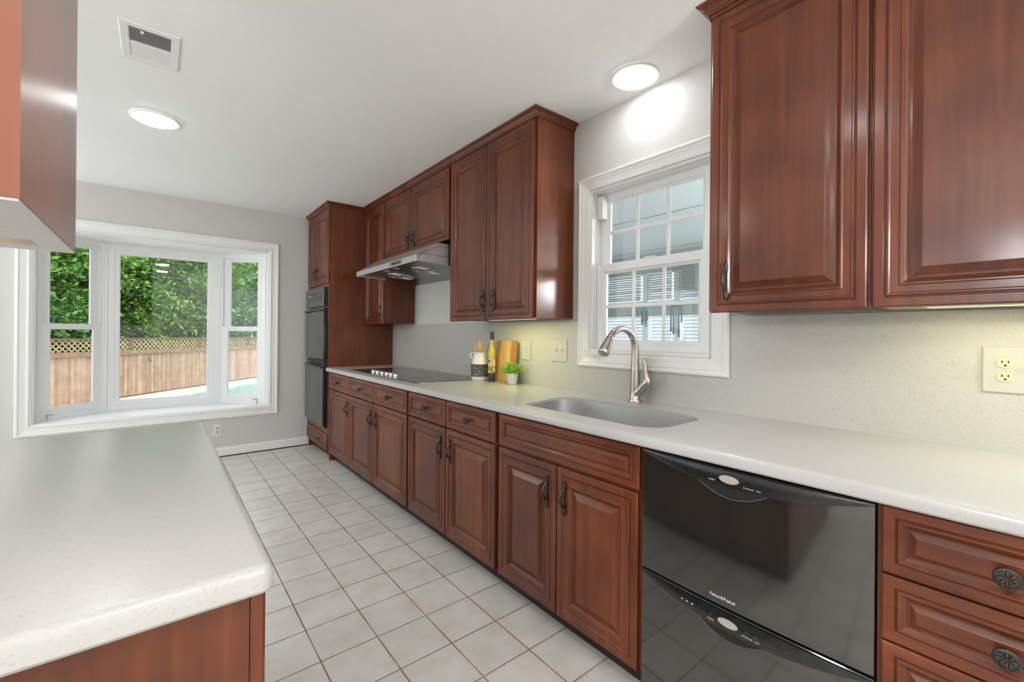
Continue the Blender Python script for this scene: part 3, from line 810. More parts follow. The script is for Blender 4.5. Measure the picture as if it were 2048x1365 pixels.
# ------------------------------------------------------------------ dishwasher (two drawers)
dw = thing('dishwasher', 'glossy black two-drawer dishwasher under the countertop right of the sink cabinet', 'dishwasher', (XD + .3, .566, 0))
dy1, dy0 = .8755, .2545; dwid = dy1 - dy0
MB().box(XD + .020, XB - .02, dy0 + .004, dy1 - .004, .06, ZC0 - .004).build('body', BLACKM, dw)
MB().box(XD + .060, XD + .075, dy0 + .004, dy1 - .004, E_, .058).build('toe_kick', BLACKM, dw)
def bow(u):   # gentle outward bow of the fronts across the width
    return .010 * (1 - (2 * u / dwid - 1) ** 2)
def dish_drawer(z0, z1, with_logo):
    F = face_x(XD + .002, dy1, z0); h = z1 - z0
    n = 24
    # front skin: bowed slab
    L = []
    for k in range(n + 1):
        u = dwid * k / n
        L.append([F(u, 0, -.017), F(u, 0, bow(u) - .004), F(u, .004, bow(u)), F(u, h - .004, bow(u)), F(u, h, bow(u) - .004), F(u, h, -.017)])
    dr = MB().loops(L).build('drawer', BLACKG, dw, smooth=30)
    # lens-shaped control strip along the top
    L = []
    for k in range(n + 1):
        u = dwid * k / n
        t = 1 - (2 * u / dwid - 1) ** 2
        dep = .006 + .046 * t
        b = bow(u)
        L.append([F(u, h - .002, b - .004), F(u, h - .002, b + .006 * t + .0015), F(u, h - dep * .5, b + .014 * t + .002), F(u, h - dep, b + .010 * t + .0012), F(u, h - dep, b - .004)])
    cs = MB().loops(L).build('control_strip', BLACKP, dr, smooth=50)
    def cn(u, v):
        t = 1 - (2 * u / dwid - 1) ** 2
        dep = .006 + .046 * t
        f = (h - v) / dep
        return bow(u) + (.006 * t + .0015 + (.008 * t + .0005) * f / .5 if f < .5 else .014 * t + .002 - (.004 * t + .0008) * (f - .5) / .5)
    # crescent finger grip below the strip
    L = []
    for k in range(n + 1):
        u = .195 + .205 * k / n
        tt = 1 - (2 * k / n - 1) ** 2
        t = 1 - (2 * u / dwid - 1) ** 2
        top = h - (.006 + .046 * t) + .002
        dep = .0005 + .032 * tt
        b = bow(u)
        L.append([F(u, top, b - .002), F(u, top, b + .0012), F(u, top - dep * .8, b + .0016 + .004 * tt), F(u, top - dep, b + .0012), F(u, top - dep, b - .002)])
    MB().loops(L).build('finger_grip', BLACKM, dr, smooth=50)
    pts = []
    for k in range(n + 1):
        u = .195 + .205 * k / n
        tt = 1 - (2 * k / n - 1) ** 2
        t = 1 - (2 * u / dwid - 1) ** 2
        pts.append(F(u, h - (.006 + .046 * t) + .002 - .032 * tt, bow(u) + .003))
    MB().tube(pts, .0022, 8).build('grip_edge', plain('grip_edge', (0.05, 0.052, 0.055), 0.15, 0.0, spec=0.8), dr, smooth=60)
    # oval badge
    uc = .300; vc = h - .024
    poly = [(uc + .028 * cos(2 * pi * k / 28), vc + .0115 * sin(2 * pi * k / 28)) for k in range(28)]
    nn = cn(uc, vc)
    MB().prism(poly, F, nn - .004, nn + .0012).build('oval_badge', OVAL, cs)
    poly2 = [(uc + .031 * cos(2 * pi * k / 28), vc + .0140 * sin(2 * pi * k / 28)) for k in range(28)]
    MB().prism(poly2, F, nn - .004, nn + .0004).build('badge_rim', BLACKP, cs)
    for u, w_ in ((.250, .011), (.352, .013), (.374, .009)):
        poly = [(u + w_ * .5 * cos(2 * pi * k / 16), vc + .002 + .006 * sin(2 * pi * k / 16)) for k in range(16)]
        MB().prism(poly, F, cn(u, vc) - .003, cn(u, vc) + .0012).build('button', BLACKP, cs)
    text('POWER', 'button_lettering', WHITET, cs, F, .250, vc - .0115, cn(.25, vc - .0115) + .0008, .0052)
    text('START/PAUSE', 'button_lettering', WHITET, cs, F, .352, vc - .0125, cn(.352, vc - .0125) + .0008, .0046)
    text('LOCK', 'button_lettering', WHITET, cs, F, .378, vc - .0125, cn(.378, vc - .0125) + .0008, .0046)
    if with_logo:
        text('Fisher&Paykel', 'logo', WHITET, dr, F, .277, .026, bow(.277) + .0006, .0132)
    else:
        for u in (.155, .172, .189): MB().fbox(F, u, u + .006, vc + .002, vc + .0045, cn(u, vc) - .002, cn(u, vc) + .001).build('indicator', WHITET, cs)
    return dr
dish_drawer(.462, .866, True)
dish_drawer(.062, .456, False)

# ------------------------------------------------------------------ outlets and switches
def duplex(parent, F, u, v):
    for dv in (.0205, -.0205):
        poly = []
        for k in range(24):
            a = 2 * pi * k / 24
            poly.append((u + max(-.0165, min(.0165, .0185 * cos(a))), v + dv + .0138 * sin(a)))
        so = MB().prism(poly, F, .0052, .0075).build('socket', IVORY, parent)
        for du in (-.0063, .0063):
            MB().fbox(F, u + du - .0013, u + du + .0013, v + dv + .0005, v + dv + .0075, .0076, .0079).build('slot', BLACKM, so)
        MB().lathe(Frame(F(u, v + dv - .0065, .0076), F.u, F.v), [(.0028, 0), (.0028, .0003)], 12).build('ground_hole', BLACKM, so)
    MB().lathe(Frame(F(u, v, .0052), F.u, F.v), [(.003, 0), (.003, .0012), (.001, .0016)], 12).build('screw', PLATE, parent)
def plate(F, w, h):
    return MB().panel(F, w, h, [(0, .0005), (0, .003), (.002, .005), (.004, .0055)])
def wall_plate(name, label, cat, F, w, h, gangs, m=PLATE, group='wall plates'):
    t = thing(name, label, cat, F(w / 2, h / 2, 0), group)
    plate(F, w, h).build('cover_plate', m, t)
    for kind, u in gangs:
        if kind == 'o': duplex(t, F, u, h / 2)
        if kind == 's':
            MB().fbox(F, u - .005, u + .005, h / 2 - .011, h / 2 + .011, .0054, .0062).build('slot', m, t)
            MB().fbox(F, u - .0035, u + .0035, h / 2 - .001, h / 2 + .010, .0062, .016).build('toggle', IVORY, t, .001)
            for dv in (-.030, .030): MB().lathe(Frame(F(u, h / 2 + dv, .0054), F.u, F.v), [(.0028, 0), (.0028, .001), (.001, .0014)], 10).build('screw', m, t)
    return t
wall_plate('wall_outlet', 'off-white duplex outlet on the backsplash left of the cooktop back', 'outlet', face_x(XB, 4.202, 1.082), .092, .144, [('o', .046)])
wall_plate('wall_outlet', 'ivory duplex outlet lit yellow behind the small potted plant', 'outlet', face_x(XB, 2.294, 1.077), .094, .137, [('o', .047)])
wall_plate('light_switch', 'two-toggle light switch plate on the backsplash beside the sink window', 'switch', face_x(XB, 1.998, 1.082), .134, .138, [('s', .043), ('s', .091)])
wall_plate('wall_outlet', 'large off-white outlet plate on the backsplash above the drawer stack', 'outlet', face_x(XB, .1325, 1.090), .140, .136, [('o', .0475), ('s', .0945)])
wall_plate('wall_outlet', 'small white outlet low on the far wall under the bay window', 'outlet', face_y(.434, YF, .213), .0625, .115, [('o', .031)], WHITEP)

# ------------------------------------------------------------------ things on the counter
crc = Vector((1.833, 2.630, ZC + E_))
cr = thing('utensil_crock', 'white ceramic crock with black patterned band beside the cooktop', 'crock', crc)
CERAM = plain('white_ceramic', (0.74, 0.73, 0.70), 0.25, noise=0.02)
def band_mat():
    m, nt, p = mat('black_patterned_band')
    tc = N(nt, 'ShaderNodeTexCoord')
    vo = N(nt, 'ShaderNodeTexVoronoi', feature='DISTANCE_TO_EDGE'); vo.inputs['Scale'].default_value = 95
    nt.links.new(tc.outputs['Object'], vo.inputs['Vector'])
    cr_ = N(nt, 'ShaderNodeValToRGB'); e = cr_.color_ramp.elements
    e[0].position = 0.025; e[0].color = (0.40, 0.40, 0.38, 1); e[1].position = 0.06; e[1].color = (0.012, 0.012, 0.013, 1)
    nt.links.new(vo.outputs['Distance'], cr_.inputs['Fac']); nt.links.new(cr_.outputs['Color'], p.inputs['Base Color'])
    p.inputs['Roughness'].default_value = 0.5
    return m
F = up_z(*crc)
MB().lathe(F, [(.058, 0), (.062, .004), (.0655, .022), (.0665, .030), (.0665, .116), (.064, .130), (.054, .160), (.049, .178), (.049, .200), (.051, .204), (.047, .204), (.045, .178), (.060, .120), (.060, .012), (.002, .010)], 36).build('vessel', CERAM, cr, smooth=40)
MB().lathe(F, [(.0666, .028), (.0675, .029), (.0675, .118), (.0666, .119)], 36, False, False).build('band', band_mat(), cr, smooth=40)
hp = [crc + Vector((-.040, .032, .196)), crc + Vector((-.052, .042, .195)), crc + Vector((-.058, .047, .180)), crc + Vector((-.053, .043, .165)), crc + Vector((-.043, .035, .160))]
MB().tube(hp, .005, 8).build('handle', CERAM, cr, smooth=60)
PINE = wood('pale_spoon_wood', (0.50, 0.30, 0.12), (0.60, 0.38, 0.17), (0.70, 0.48, 0.24), axis='z', coat=0, rough=0.5, tint=.05)
def spoon(name, label, base, tip, bw, bl, group):
    b = Vector(base); t = Vector(tip); d = (t - b).normalized()
    s = thing(name, label, 'spoon', b, group)
    side = Vector((cos(YAW), -sin(YAW), 0)); side = (side - d * side.dot(d)).normalized()
    MB().tube([b, t - d * bl * .9], [.0055, .0050], 10).build('stick', PINE, s, smooth=60)
    L = []; nrm = d.cross(side)
    for k in range(11):
        q = k / 10
        wv = bw * (sin(pi * min(1, max(.0, .06 + .90 * q))) ** .75)
        c = t - d * bl * (1 - q)
        L.append([c + side * wv * cos(2 * pi * i / 12) + nrm * (.006 * sin(2 * pi * i / 12) * (wv / bw)) for i in range(12)])
    MB().loops(L).build('bowl', PINE, s, smooth=60)
GS = 'wooden spoons in the white crock'
side = Vector((cos(YAW), -sin(YAW), 0))
spoon('wooden_spoon', 'wide-bowled wooden spoon standing in the middle of the white crock', crc + Vector((.01, -.01, .02)), crc - side * .004 + Vector((-.004, -.004, .288)), .0235, .085, GS)
spoon('wooden_spoon', 'thin wooden utensil leaning left out of the white crock', crc + side * .03 + Vector((0, 0, .02)), crc - side * .046 + Vector((-.01, .0, .282)), .011, .07, GS)
spoon('wooden_spoon', 'wooden utensil leaning right toward the bottle from the white crock', crc - side * .03 + Vector((0, 0, .02)), crc + side * .060 + Vector((.004, .004, .262)), .010, .07, GS)

bc = Vector((1.838, 2.494, ZC + E_))
bt = thing('oil_bottle', 'slim glass bottle of golden oil with a dark green cap by the crock', 'bottle', bc)
F = up_z(*bc)
OIL = plain('golden_oil', (0.42, 0.33, 0.035), 0.12, 0.0, spec=0.6, coat=0.6, noise=0.15, nscale=30)
DARKV = plain('dark_vinegar', (0.022, 0.022, 0.024), 0.1, 0.0, spec=0.6, coat=0.6)
MB().lathe(F, [(.024, 0), (.026, .004), (.0262, .060), (.0262, .0625)], 28).build('dark_base', DARKV, bt, smooth=40)
MB().lathe(F, [(.0262, .063), (.0262, .205), (.0245, .220), (.019, .238), (.0150, .252), (.0135, .270), (.0135, .297)], 28).build('glass', OIL, bt, smooth=40)
MB().lathe(F, [(.0148, .2972), (.0150, .300), (.0150, .352), (.0142, .356), (.001, .356)], 24).build('cap', plain('green_cap', (0.010, 0.022, 0.012), 0.25), bt, smooth=40)
def label_mat():
    m, nt, p = mat('bottle_label')
    tc = N(nt, 'ShaderNodeTexCoord'); nz = N(nt, 'ShaderNodeTexNoise'); nz.inputs['Scale'].default_value = 55; nz.inputs['Detail'].default_value = 1
    nt.links.new(tc.outputs['Object'], nz.inputs['Vector'])
    sx = N(nt, 'ShaderNodeSeparateXYZ'); nt.links.new(tc.outputs['Object'], sx.inputs[0])
    c1 = N(nt, 'ShaderNodeValToRGB'); e = c1.color_ramp.elements
    c1.color_ramp.interpolation = 'CONSTANT'
    e[0].position = 0; e[0].color = (0.22, 0.26, 0.05, 1); e[1].position = .46; e[1].color = (0.30, 0.05, 0.04, 1)
    k = e.new(.56); k.color = (0.55, 0.42, 0.20, 1)
    nt.links.new(nz.outputs['Fac'], c1.inputs['Fac'])
    gt = N(nt, 'ShaderNodeMath', operation='GREATER_THAN'); nt.links.new(sx.outputs['Z'], gt.inputs[0]); gt.inputs[1].default_value = .112
    mx = N(nt, 'ShaderNodeMix', data_type='RGBA'); nt.links.new(gt.outputs[0], mx.inputs['Factor']); nt.links.new(c1.outputs['Color'], mx.inputs['A'])
    mx.inputs['B'].default_value = (0.56, 0.44, 0.22, 1)
    nt.links.new(mx.outputs['Result'], p.inputs['Base Color']); p.inputs['Roughness'].default_value = .5
    return m
def arc_patch(r, a0, a1, z0, z1, n=14):
    L = []
    for k in range(n + 1):
        a = a0 + (a1 - a0) * k / n
        L.append([F(r * cos(a), r * sin(a), z0), F((r + .0004) * cos(a), (r + .0004) * sin(a), z0), F((r + .0004) * cos(a), (r + .0004) * sin(a), z1), F(r * cos(a), r * sin(a), z1)])
    return MB().loops(L)
av = pi + (pi / 2 - YAW) + 0.0          # direction from bottle towards the camera
lb = arc_patch(.0264, av - .95, av + 1.4, .064, .163, 20)
av = math.atan2(-bc.y, -bc.x)
lb = arc_patch(.0264, av - 1.5, av + .25, .064, .163).build('label', label_mat(), bt)
arc_patch(.0264, av + .40, av + 1.2, .112, .158).build('label', plain('white_label', (0.62, 0.62, 0.55), 0.5), bt)
arc_patch(.0264, av + .40, av + 1.2, .076, .098).build('label', plain('white_label_small', (0.55, 0.57, 0.46), 0.5), bt)
lf = Frame(F(.0270 * cos(av - .62), .0270 * sin(av - .62), .146), (-sin(av - .62), cos(av - .62), 0), (0, 0, 1))
MB().lathe(lf, [(.010, 0), (.010, .0005), (.0055, .0005), (.0055, 0)], 24, False, False).build('emblem', BLACKM, bt)
MB().lathe(lf, [(.003, 0), (.003, .0006)], 12).build('emblem', BLACKM, bt)

# cutting board leaning on the backsplash
def board_mat():
    m, nt, p = mat('acacia_board')
    tc = N(nt, 'ShaderNodeTexCoord'); mp = N(nt, 'ShaderNodeMapping'); mp.inputs['Scale'].default_value = (1, 9, 1.6)
    nt.links.new(tc.outputs['Object'], mp.inputs['Vector'])
    nz = N(nt, 'ShaderNodeTexNoise'); nz.inputs['Scale'].default_value = 1.6; nz.inputs['Detail'].default_value = 4; nz.inputs['Distortion'].default_value = .8
    nt.links.new(mp.outputs['Vector'], nz.inputs['Vector'])
    sx = N(nt, 'ShaderNodeSeparateXYZ'); nt.links.new(tc.outputs['Object'], sx.inputs[0])
    a = N(nt, 'ShaderNodeMath', operation='ABSOLUTE')
    sh = N(nt, 'ShaderNodeMath', operation='ADD'); nt.links.new(sx.outputs['Y'], sh.inputs[0]); sh.inputs[1].default_value = -.005
    nt.links.new(sh.outputs[0], a.inputs[0])
    ma = N(nt, 'ShaderNodeMath', operation='MULTIPLY_ADD'); nt.links.new(a.outputs[0], ma.inputs[0]); ma.inputs[1].default_value = 5.0
    n2 = N(nt, 'ShaderNodeMath', operation='MULTIPLY_ADD'); nt.links.new(nz.outputs['Fac'], n2.inputs[0]); n2.inputs[1].default_value = .5; n2.inputs[2].default_value = -.25
    nt.links.new(n2.outputs[0], ma.inputs[2])
    cr_ = N(nt, 'ShaderNodeValToRGB'); e = cr_.color_ramp.elements
    e[0].position = .26; e[0].color = (0.66, 0.42, 0.15, 1); e[1].position = .34; e[1].color = (0.42, 0.19, 0.035, 1)
    k = e.new(.6); k.color = (0.36, 0.15, 0.03, 1)
    nt.links.new(ma.outputs[0], cr_.inputs['Fac'])
    g = N(nt, 'ShaderNodeTexNoise'); g.inputs['Scale'].default_value = 1; mp2 = N(nt, 'ShaderNodeMapping'); mp2.inputs['Scale'].default_value = (60, 60, 4)
    nt.links.new(tc.outputs['Object'], mp2.inputs['Vector']); nt.links.new(mp2.outputs['Vector'], g.inputs['Vector'])
    hs = N(nt, 'ShaderNodeHueSaturation'); nt.links.new(cr_.outputs['Color'], hs.inputs['Color'])
    mr = N(nt, 'ShaderNodeMapRange'); nt.links.new(g.outputs['Fac'], mr.inputs['Value']); mr.inputs['To Min'].default_value = .75; mr.inputs['To Max'].default_value = 1.25
    nt.links.new(mr.outputs[0], hs.inputs['Value']); nt.links.new(hs.outputs['Color'], p.inputs['Base Color'])
    p.inputs['Roughness'].default_value = .4
    return m
by = 2.437
b0 = Vector((1.893, by, ZC + .001)); b1 = Vector((1.9285, by, 1.206))
cb = thing('cutting_board', 'two-tone wooden cutting board leaning on the backsplash behind the bottle', 'cutting board', b0)
vv = (b1 - b0); hh = vv.length
F = Frame(b0, (0, -1, 0), vv)
poly = []
w2_ = .119; r = .025
for cx_, cy_, a0 in ((w2_ - r, hh - r, 0), (-w2_ + r, hh - r, 90)):
    for k in range(7):
        a = radians(a0 + 15 * k); poly.append((cx_ + r * cos(a), cy_ + r * sin(a)))
for cx_, cy_, a0 in ((-w2_ + .012, .012, 180), (w2_ - .012, .012, 270)):
    for k in range(5):
        a = radians(a0 + 22.5 * k); poly.append((cx_ + .012 * cos(a), cy_ + .012 * sin(a)))
MB().prism(poly, F, -.018, .0).build('board', board_mat(), cb, .003)

# potted plant
pc = Vector((1.866, 2.296, ZC + E_))
pp = thing('potted_plant', 'small bright green plant in a white ribbed pot in front of the cutting board', 'plant', pc)
F = up_z(*pc)
L = []
for r_, z in ((.031, 0), (.033, .003), (.0385, .070), (.0385, .076), (.035, .076), (.033, .060)):
    L.append([F(r_ * (1 + .012 * cos(24 * 2 * pi * i / 72)) * cos(2 * pi * i / 72), r_ * (1 + .012 * cos(24 * 2 * pi * i / 72)) * sin(2 * pi * i / 72), z) for i in range(72)])
MB().loops(L).build('pot', plain('white_pot', (0.68, 0.655, 0.63), 0.5, noise=0.05, nscale=40), pp, smooth=40)
MB().lathe(F, [(.0325, .060), (.030, .066), (.001, .068)], 16).build('soil', plain('soil', (0.03, 0.02, 0.012), 0.9), pp)
rng = random.Random(3)
lv = MB()
for k in range(95):
    a = rng.uniform(0, 2 * pi); el = rng.uniform(.15, 1.45)
    ln = rng.uniform(.055, .095) * (1.0 if el > .6 else 1.0)
    d0 = Vector((cos(a) * cos(el), sin(a) * cos(el), sin(el)))
    root = pc + Vector((cos(a) * .014 * rng.random(), sin(a) * .014 * rng.random(), .066))
    pr = []
    for q in range(6):
        tq = q / 5
        pr.append(root + d0 * ln * tq + Vector((0, 0, -.012 * tq * tq)))
    lv.tube(pr, [.0009] * 6, 4)
    for q in range(1, 6):
        for sgn in (-1, 1):
            sd = Vector((-sin(a), cos(a), 0)) * sgn
            dl = (d0 * .7 + sd * .8 + Vector((0, 0, rng.uniform(-.2, .5)))).normalized()
            c = pr[q]; l2 = .017; wv = dl.cross(d0).cross(dl).normalized() * .0038
            lv.add([c, c + dl * l2 * .5 + wv, c + dl * l2, c + dl * l2 * .5 - wv], [(0, 1, 2, 3)])
lv.build('foliage', leaf_mat('plant_leaf', (0.16, 0.36, 0.03), (0.50, 0.74, 0.14), 25), pp, fix=False)

# small sensor box on the window casing
sb = MB().box(XW - .060, XW - .0268, 1.585, 1.683, 1.1335, 1.172)
tag(sb.build('sensor_box', WHITEP, None, .006), 'small off-white box on the sink window sill behind the faucet', 'box')

# ------------------------------------------------------------------ ceiling lights and vent
def downlight(label, x, y, r, lens=None):
    t = thing('ceiling_light', label, 'ceiling light', (x, y, H), 'round recessed ceiling lights')
    Fd = Frame((x, y, H), (1, 0, 0), (0, -1, 0))
    MB().lathe(Fd, [(r, .0004), (r, .004), (r - .004, .010), (r * .83, .0125), (r * .80, .0115), (r * .80, .004)], 48, False, False).build('trim_ring', TRIM, t, smooth=40)
    MB().lathe(Fd, [(r * .80, .010), (r * .79, .0165), (r * .5, .0180), (.001, .0185)], 48, False, True).build('lens', lens or LENS, t)
    return t
downlight('round white ceiling light between the ceiling vent and the bay window', -.020, 3.390, .121, LENS_FAR)
downlight('round white ceiling light above the kitchen sink, close to the window wall', 1.812, 1.295, .118, LENS_SINK)
downlight('round ceiling light over the aisle just above the hanging cabinet side', .06, .72, .12)
downlight('round ceiling light over the aisle behind the camera', .06, -.50, .12, LENS)

downlight('added unseen ceiling light at the left behind the camera', -1.45, -.9, .12, LENS_FILL)  # added out of view to raise the room brightness
downlight('added unseen ceiling light at the left beyond the hanging cabinet', -1.55, 2.2, .12, LENS_FILL)  # another added fill light, also unseen
def pendant(label, x, y, z, r, H=H):  # invented globe lamp, hung out of view to brighten ceiling and walls
    t = thing('added_pendant', label, 'lamp', (x, y, H), 'added globe pendants out of view')
    MB().lathe(Frame((x, y, H), (1, 0, 0), (0, -1, 0)), [(.06, .0004), (.06, .02), (.008, .03)], 24).build('canopy', NICKEL, t, smooth=40)
    MB().tube([(x, y, H - .03), (x, y, z + r)], .006, 8).build('stem', NICKEL, t)
    MB().ell((x, y, z), (r, r, r), 24, 16).build('globe', GLOBE, t, smooth=80)
pendant('added globe pendant out of view left of the bay window', -2.15, 4.95, 1.75, .10)
pendant('added globe pendant out of view behind the camera', 1.35, -1.6, 1.80, .15)
pendant('added globe pendant out of view behind the hanging cabinet', -1.75, .1, 1.85, .15)


vt = thing('ceiling_vent', 'white louvered air vent in the ceiling near the hanging cabinet', 'vent', (-.032, 2.545, H))
Fv = Frame((-.137, 2.702, H), (1, 0, 0), (0, -1, 0))
MB().frame(Fv, .206, .316, [(0, .0004), (0, .002), (.004, .0055), (.030, .0055), (.033, .002), (.033, .0004)]).build('frame', TRIM, vt)
MB().fbox(Fv, .033, .173, .033, .283, .0003, .0008).build('backing', BLACKM, vt)
MB().fbox(Fv, .030, .176, .150, .166, .0009, .0050).build('crossbar', TRIM, vt)
for k in range(10):
    v = .169 + k * .0112
    q = [Fv(.033, v, .0015), Fv(.173, v, .0015), Fv(.173, v + .010, .0055), Fv(.033, v + .010, .0055)]
    MB().add(q + [p + Vector((0, 0, .0008)) for p in q], [(0, 1, 2, 3), (7, 6, 5, 4), (0, 4, 5, 1), (1, 5, 6, 2), (2, 6, 7, 3), (3, 7, 4, 0)]).build('louver', TRIM, vt)
for k in range(9):
    v = .034 + k * .0125
    q = [Fv(.033, v + .0125, .0015), Fv(.173, v + .0125, .0015), Fv(.173, v, .0050), Fv(.033, v, .0050)]
    MB().add(q + [p + Vector((0, 0, .0008)) for p in q], [(0, 1, 2, 3), (7, 6, 5, 4), (0, 4, 5, 1), (1, 5, 6, 2), (2, 6, 7, 3), (3, 7, 4, 0)]).build('louver', TRIM, vt)
MB().fbox(Fv, .070, .082, .262, .276, .0055, .012).build('lever', TRIM, vt, .002)

# ------------------------------------------------------------------ peninsula and hanging cabinet on the left
pn = thing('peninsula_cabinet', 'cherry peninsula base cabinet under the white counter at lower left', 'cabinet', (-.55, 1.36, 0))
px1 = .128
MB().box(-1.25, .1065, .735, 1.985, .088, ZC0 - E_).build('body', WOODV, pn)
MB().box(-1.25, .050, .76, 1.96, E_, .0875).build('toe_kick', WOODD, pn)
for ya, yb in ((.737, 1.150), (1.156, 1.565), (1.571, 1.983)):
    F = Frame((px1, ya, .0905), (0, 1, 0), (0, 0, 1))
    d = door_mb(F, yb - ya, .775 - .0, DOORP).build('door', WOODV, pn)
prof = [(.004, ZC0), (0, ZC0 + .005), (0, ZC - .010), (.003, ZC - .004), (.008, ZC - .001), (.014, ZC)]
pc0x, pc1x, pc0y, pc1y = -1.30, .1345, .707, 2.009
r = .018
def rr(i):
    out = []
    for cx_, cy_, a0 in ((pc1x - r, pc1y - r, 0), (pc0x + r, pc1y - r, 90), (pc0x + r, pc0y + r, 180), (pc1x - r, pc0y + r, 270)):
        for k in range(6):
            a = radians(a0 + 18 * k); out.append((cx_ + (r - i) * cos(a), cy_ + (r - i) * sin(a)))
    return out
MB().loops([[(x, y, z) for x, y in rr(i)] for i, z in prof]).build('peninsula_countertop', COUNTER, None, smooth=30)
tag(bpy.data.objects['peninsula_countertop'], 'white peninsula countertop filling the lower left in front of the bay window', 'countertop')

hc = thing('hanging_cabinet', 'cherry cabinet hanging from the ceiling at the upper left edge', 'cabinet', (-.5, .70, 1.357))
hx1, hya, hyb, hz = -.0885, .531, .862, 1.3565
hx0 = -.95
mb = MB()
mb.box(hx1 - .016, hx1, hya, hyb - .021, hz + .0026, H - .001)                       # end panel
mb.box(hx0, hx1 - .016, hya, hya + .012, hz + .0026, H - .001)                       # back panel towards the camera
mb.box(hx0, hx0 + .016, hya + .012, hyb - .021, hz, H - .001)
mb.box(hx0 + .016, hx1 - .016, hya + .012, hyb - .021, H - .03, H - .001)
mb.build('body', WOODP, hc)
UND = plain('grey_underside', (0.50, 0.485, 0.48), 0.42, noise=0.04)
sl = (.749, .797)
mb = MB()
for z0, z1, e in ((hz, hz + .0024, .0008), (hz + .0024, hz + .016, .0165)):
    ya_ = hya + (e if e < .01 else .0125)
    mb.box(hx0 + .017, hx1 - e, ya_, sl[0], z0, z1).box(hx0 + .017, hx1 - e, sl[1], hyb - .0212, z0, z1).box(hx1 - .0275, hx1 - e, sl[0], sl[1], z0, z1)
mb.build('underside', UND, hc)
MB().box(hx0 + .016, hx1 - .016, hya + .012, hyb - .021, hz + .050, hz + .062).build('shelf', WOODX, hc)
for xa, xb in ((hx0 + .002, -.522), (-.518, hx1 - .002)):
    F = Frame((xb, hyb, hz + .004), (-1, 0, 0), (0, 0, 1))
    door_mb(F, xb - xa, 2.46 - hz, DOORP).build('door', WOODV, hc)

# ------------------------------------------------------------------ under-cabinet strip lamps
AMBER = plain('warm_tube', (0.9, 0.85, 0.6), 0.4, emit=(1.0, 0.90, 0.50), es=.45)
def strip(label, x, y0, y1, z, watts, axis='y', color=(1.0, 0.96, 0.36), inset=True):
    cx_, cy_ = (x, (y0 + y1) / 2) if axis == 'y' else ((y0 + y1) / 2, x)
    t = thing('strip_light', label, 'light', (cx_, cy_, z), 'under-cabinet strip lights')
    if axis == 'y':
        MB().box(x - .018, x + .018, y0, y1, z - .004, z).build('housing', WHITEP, t)
        MB().box(x - .012, x + .012, y0 + .01, y1 - .01, z - .0062, z - .0041).build('tube', AMBER, t)
    else:
        MB().box(y0, y1, x - .016, x + .016, z - .004, z).build('housing', WHITEP, t)
        MB().box(y0 + .01, y1 - .01, x - .012, x + .012, z - .0062, z - .0041).build('tube', AMBER, t)
    ld = bpy.data.lights.new('strip_glow', 'AREA'); ld.shape = 'RECTANGLE'
    ld.size = .03; ld.size_y = abs(y1 - y0)
    if axis != 'y': ld.size, ld.size_y = ld.size_y, ld.size
    ld.energy = watts; ld.color = color
    lo = bpy.data.objects.new('strip_glow', ld); COL.objects.link(lo); lo.parent = t; lo.location = (0, 0, -.008)
    return t
strip('strip light under the two-door upper cabinet left of the window', 1.74, 1.93, 2.40, 1.3478, UNDERCAB_W)
strip('strip light under the nearest upper cabinet above the wide outlet', 1.76, -.12, .24, 1.3450, UNDERCAB_W * .5)
strip('strip light in the slot under the hanging cabinet', .773, -.75, -.16, hz + .0495, .4, 'x', (1.0, .66, .16))

# ------------------------------------------------------------------ outside: yard, pool, fence, trees
GZ = -.55
def ext(name, mb, m, label, cat, kind=None):
    o = mb.build(name, m); tag(o, label, cat, kind=kind); return o
DECK = plain('pool_deck', (0.55, 0.50, 0.44), 0.8, noise=0.12, nscale=3)
go = MB().box(-14, 16, YF + .9, 40, GZ - .2, GZ).build('ground', DECK); go['kind'] = 'structure'
pool_poly = [(.55, 15.18), (1.13, 15.90), (1.85, 16.58), (2.30, 17.25), (2.9, 17.35), (7.0, 16.2), (7.0, 9.0), (1.0, 9.0), (.35, 12.5)]
pl = thing('swimming_pool', 'teal swimming pool on the patio seen through the bay window', 'pool', (3.5, 13, GZ))
WATER = plain('pool_water', (0.13, 0.40, 0.37), 0.12, noise=0.15, nscale=2, bump=0.1)
MB().prism(pool_poly, up_z(0, 0, 0), GZ + .001, GZ + .006).build('water', WATER, pl)
k = .0
cpts = [(x, y, GZ + .02) for x, y in pool_poly] + [(pool_poly[0][0], pool_poly[0][1], GZ + .02)]
L = []
cp_ = [Vector((p[0], p[1], 0)) for p in pool_poly]; cen = sum(cp_, Vector()) / len(cp_)
for q, zz in ((1.0, GZ + .001), (1.0, GZ + .03), (1.045, GZ + .03), (1.045, GZ + .001)):
    L.append([(cen.x + (p.x - cen.x) * q, cen.y + (p.y - cen.y) * q, zz) for p in cp_])
MB().loops(L, False, False).build('coping', plain('coping', (0.62, 0.58, 0.52), 0.7, noise=0.08, nscale=8), pl)

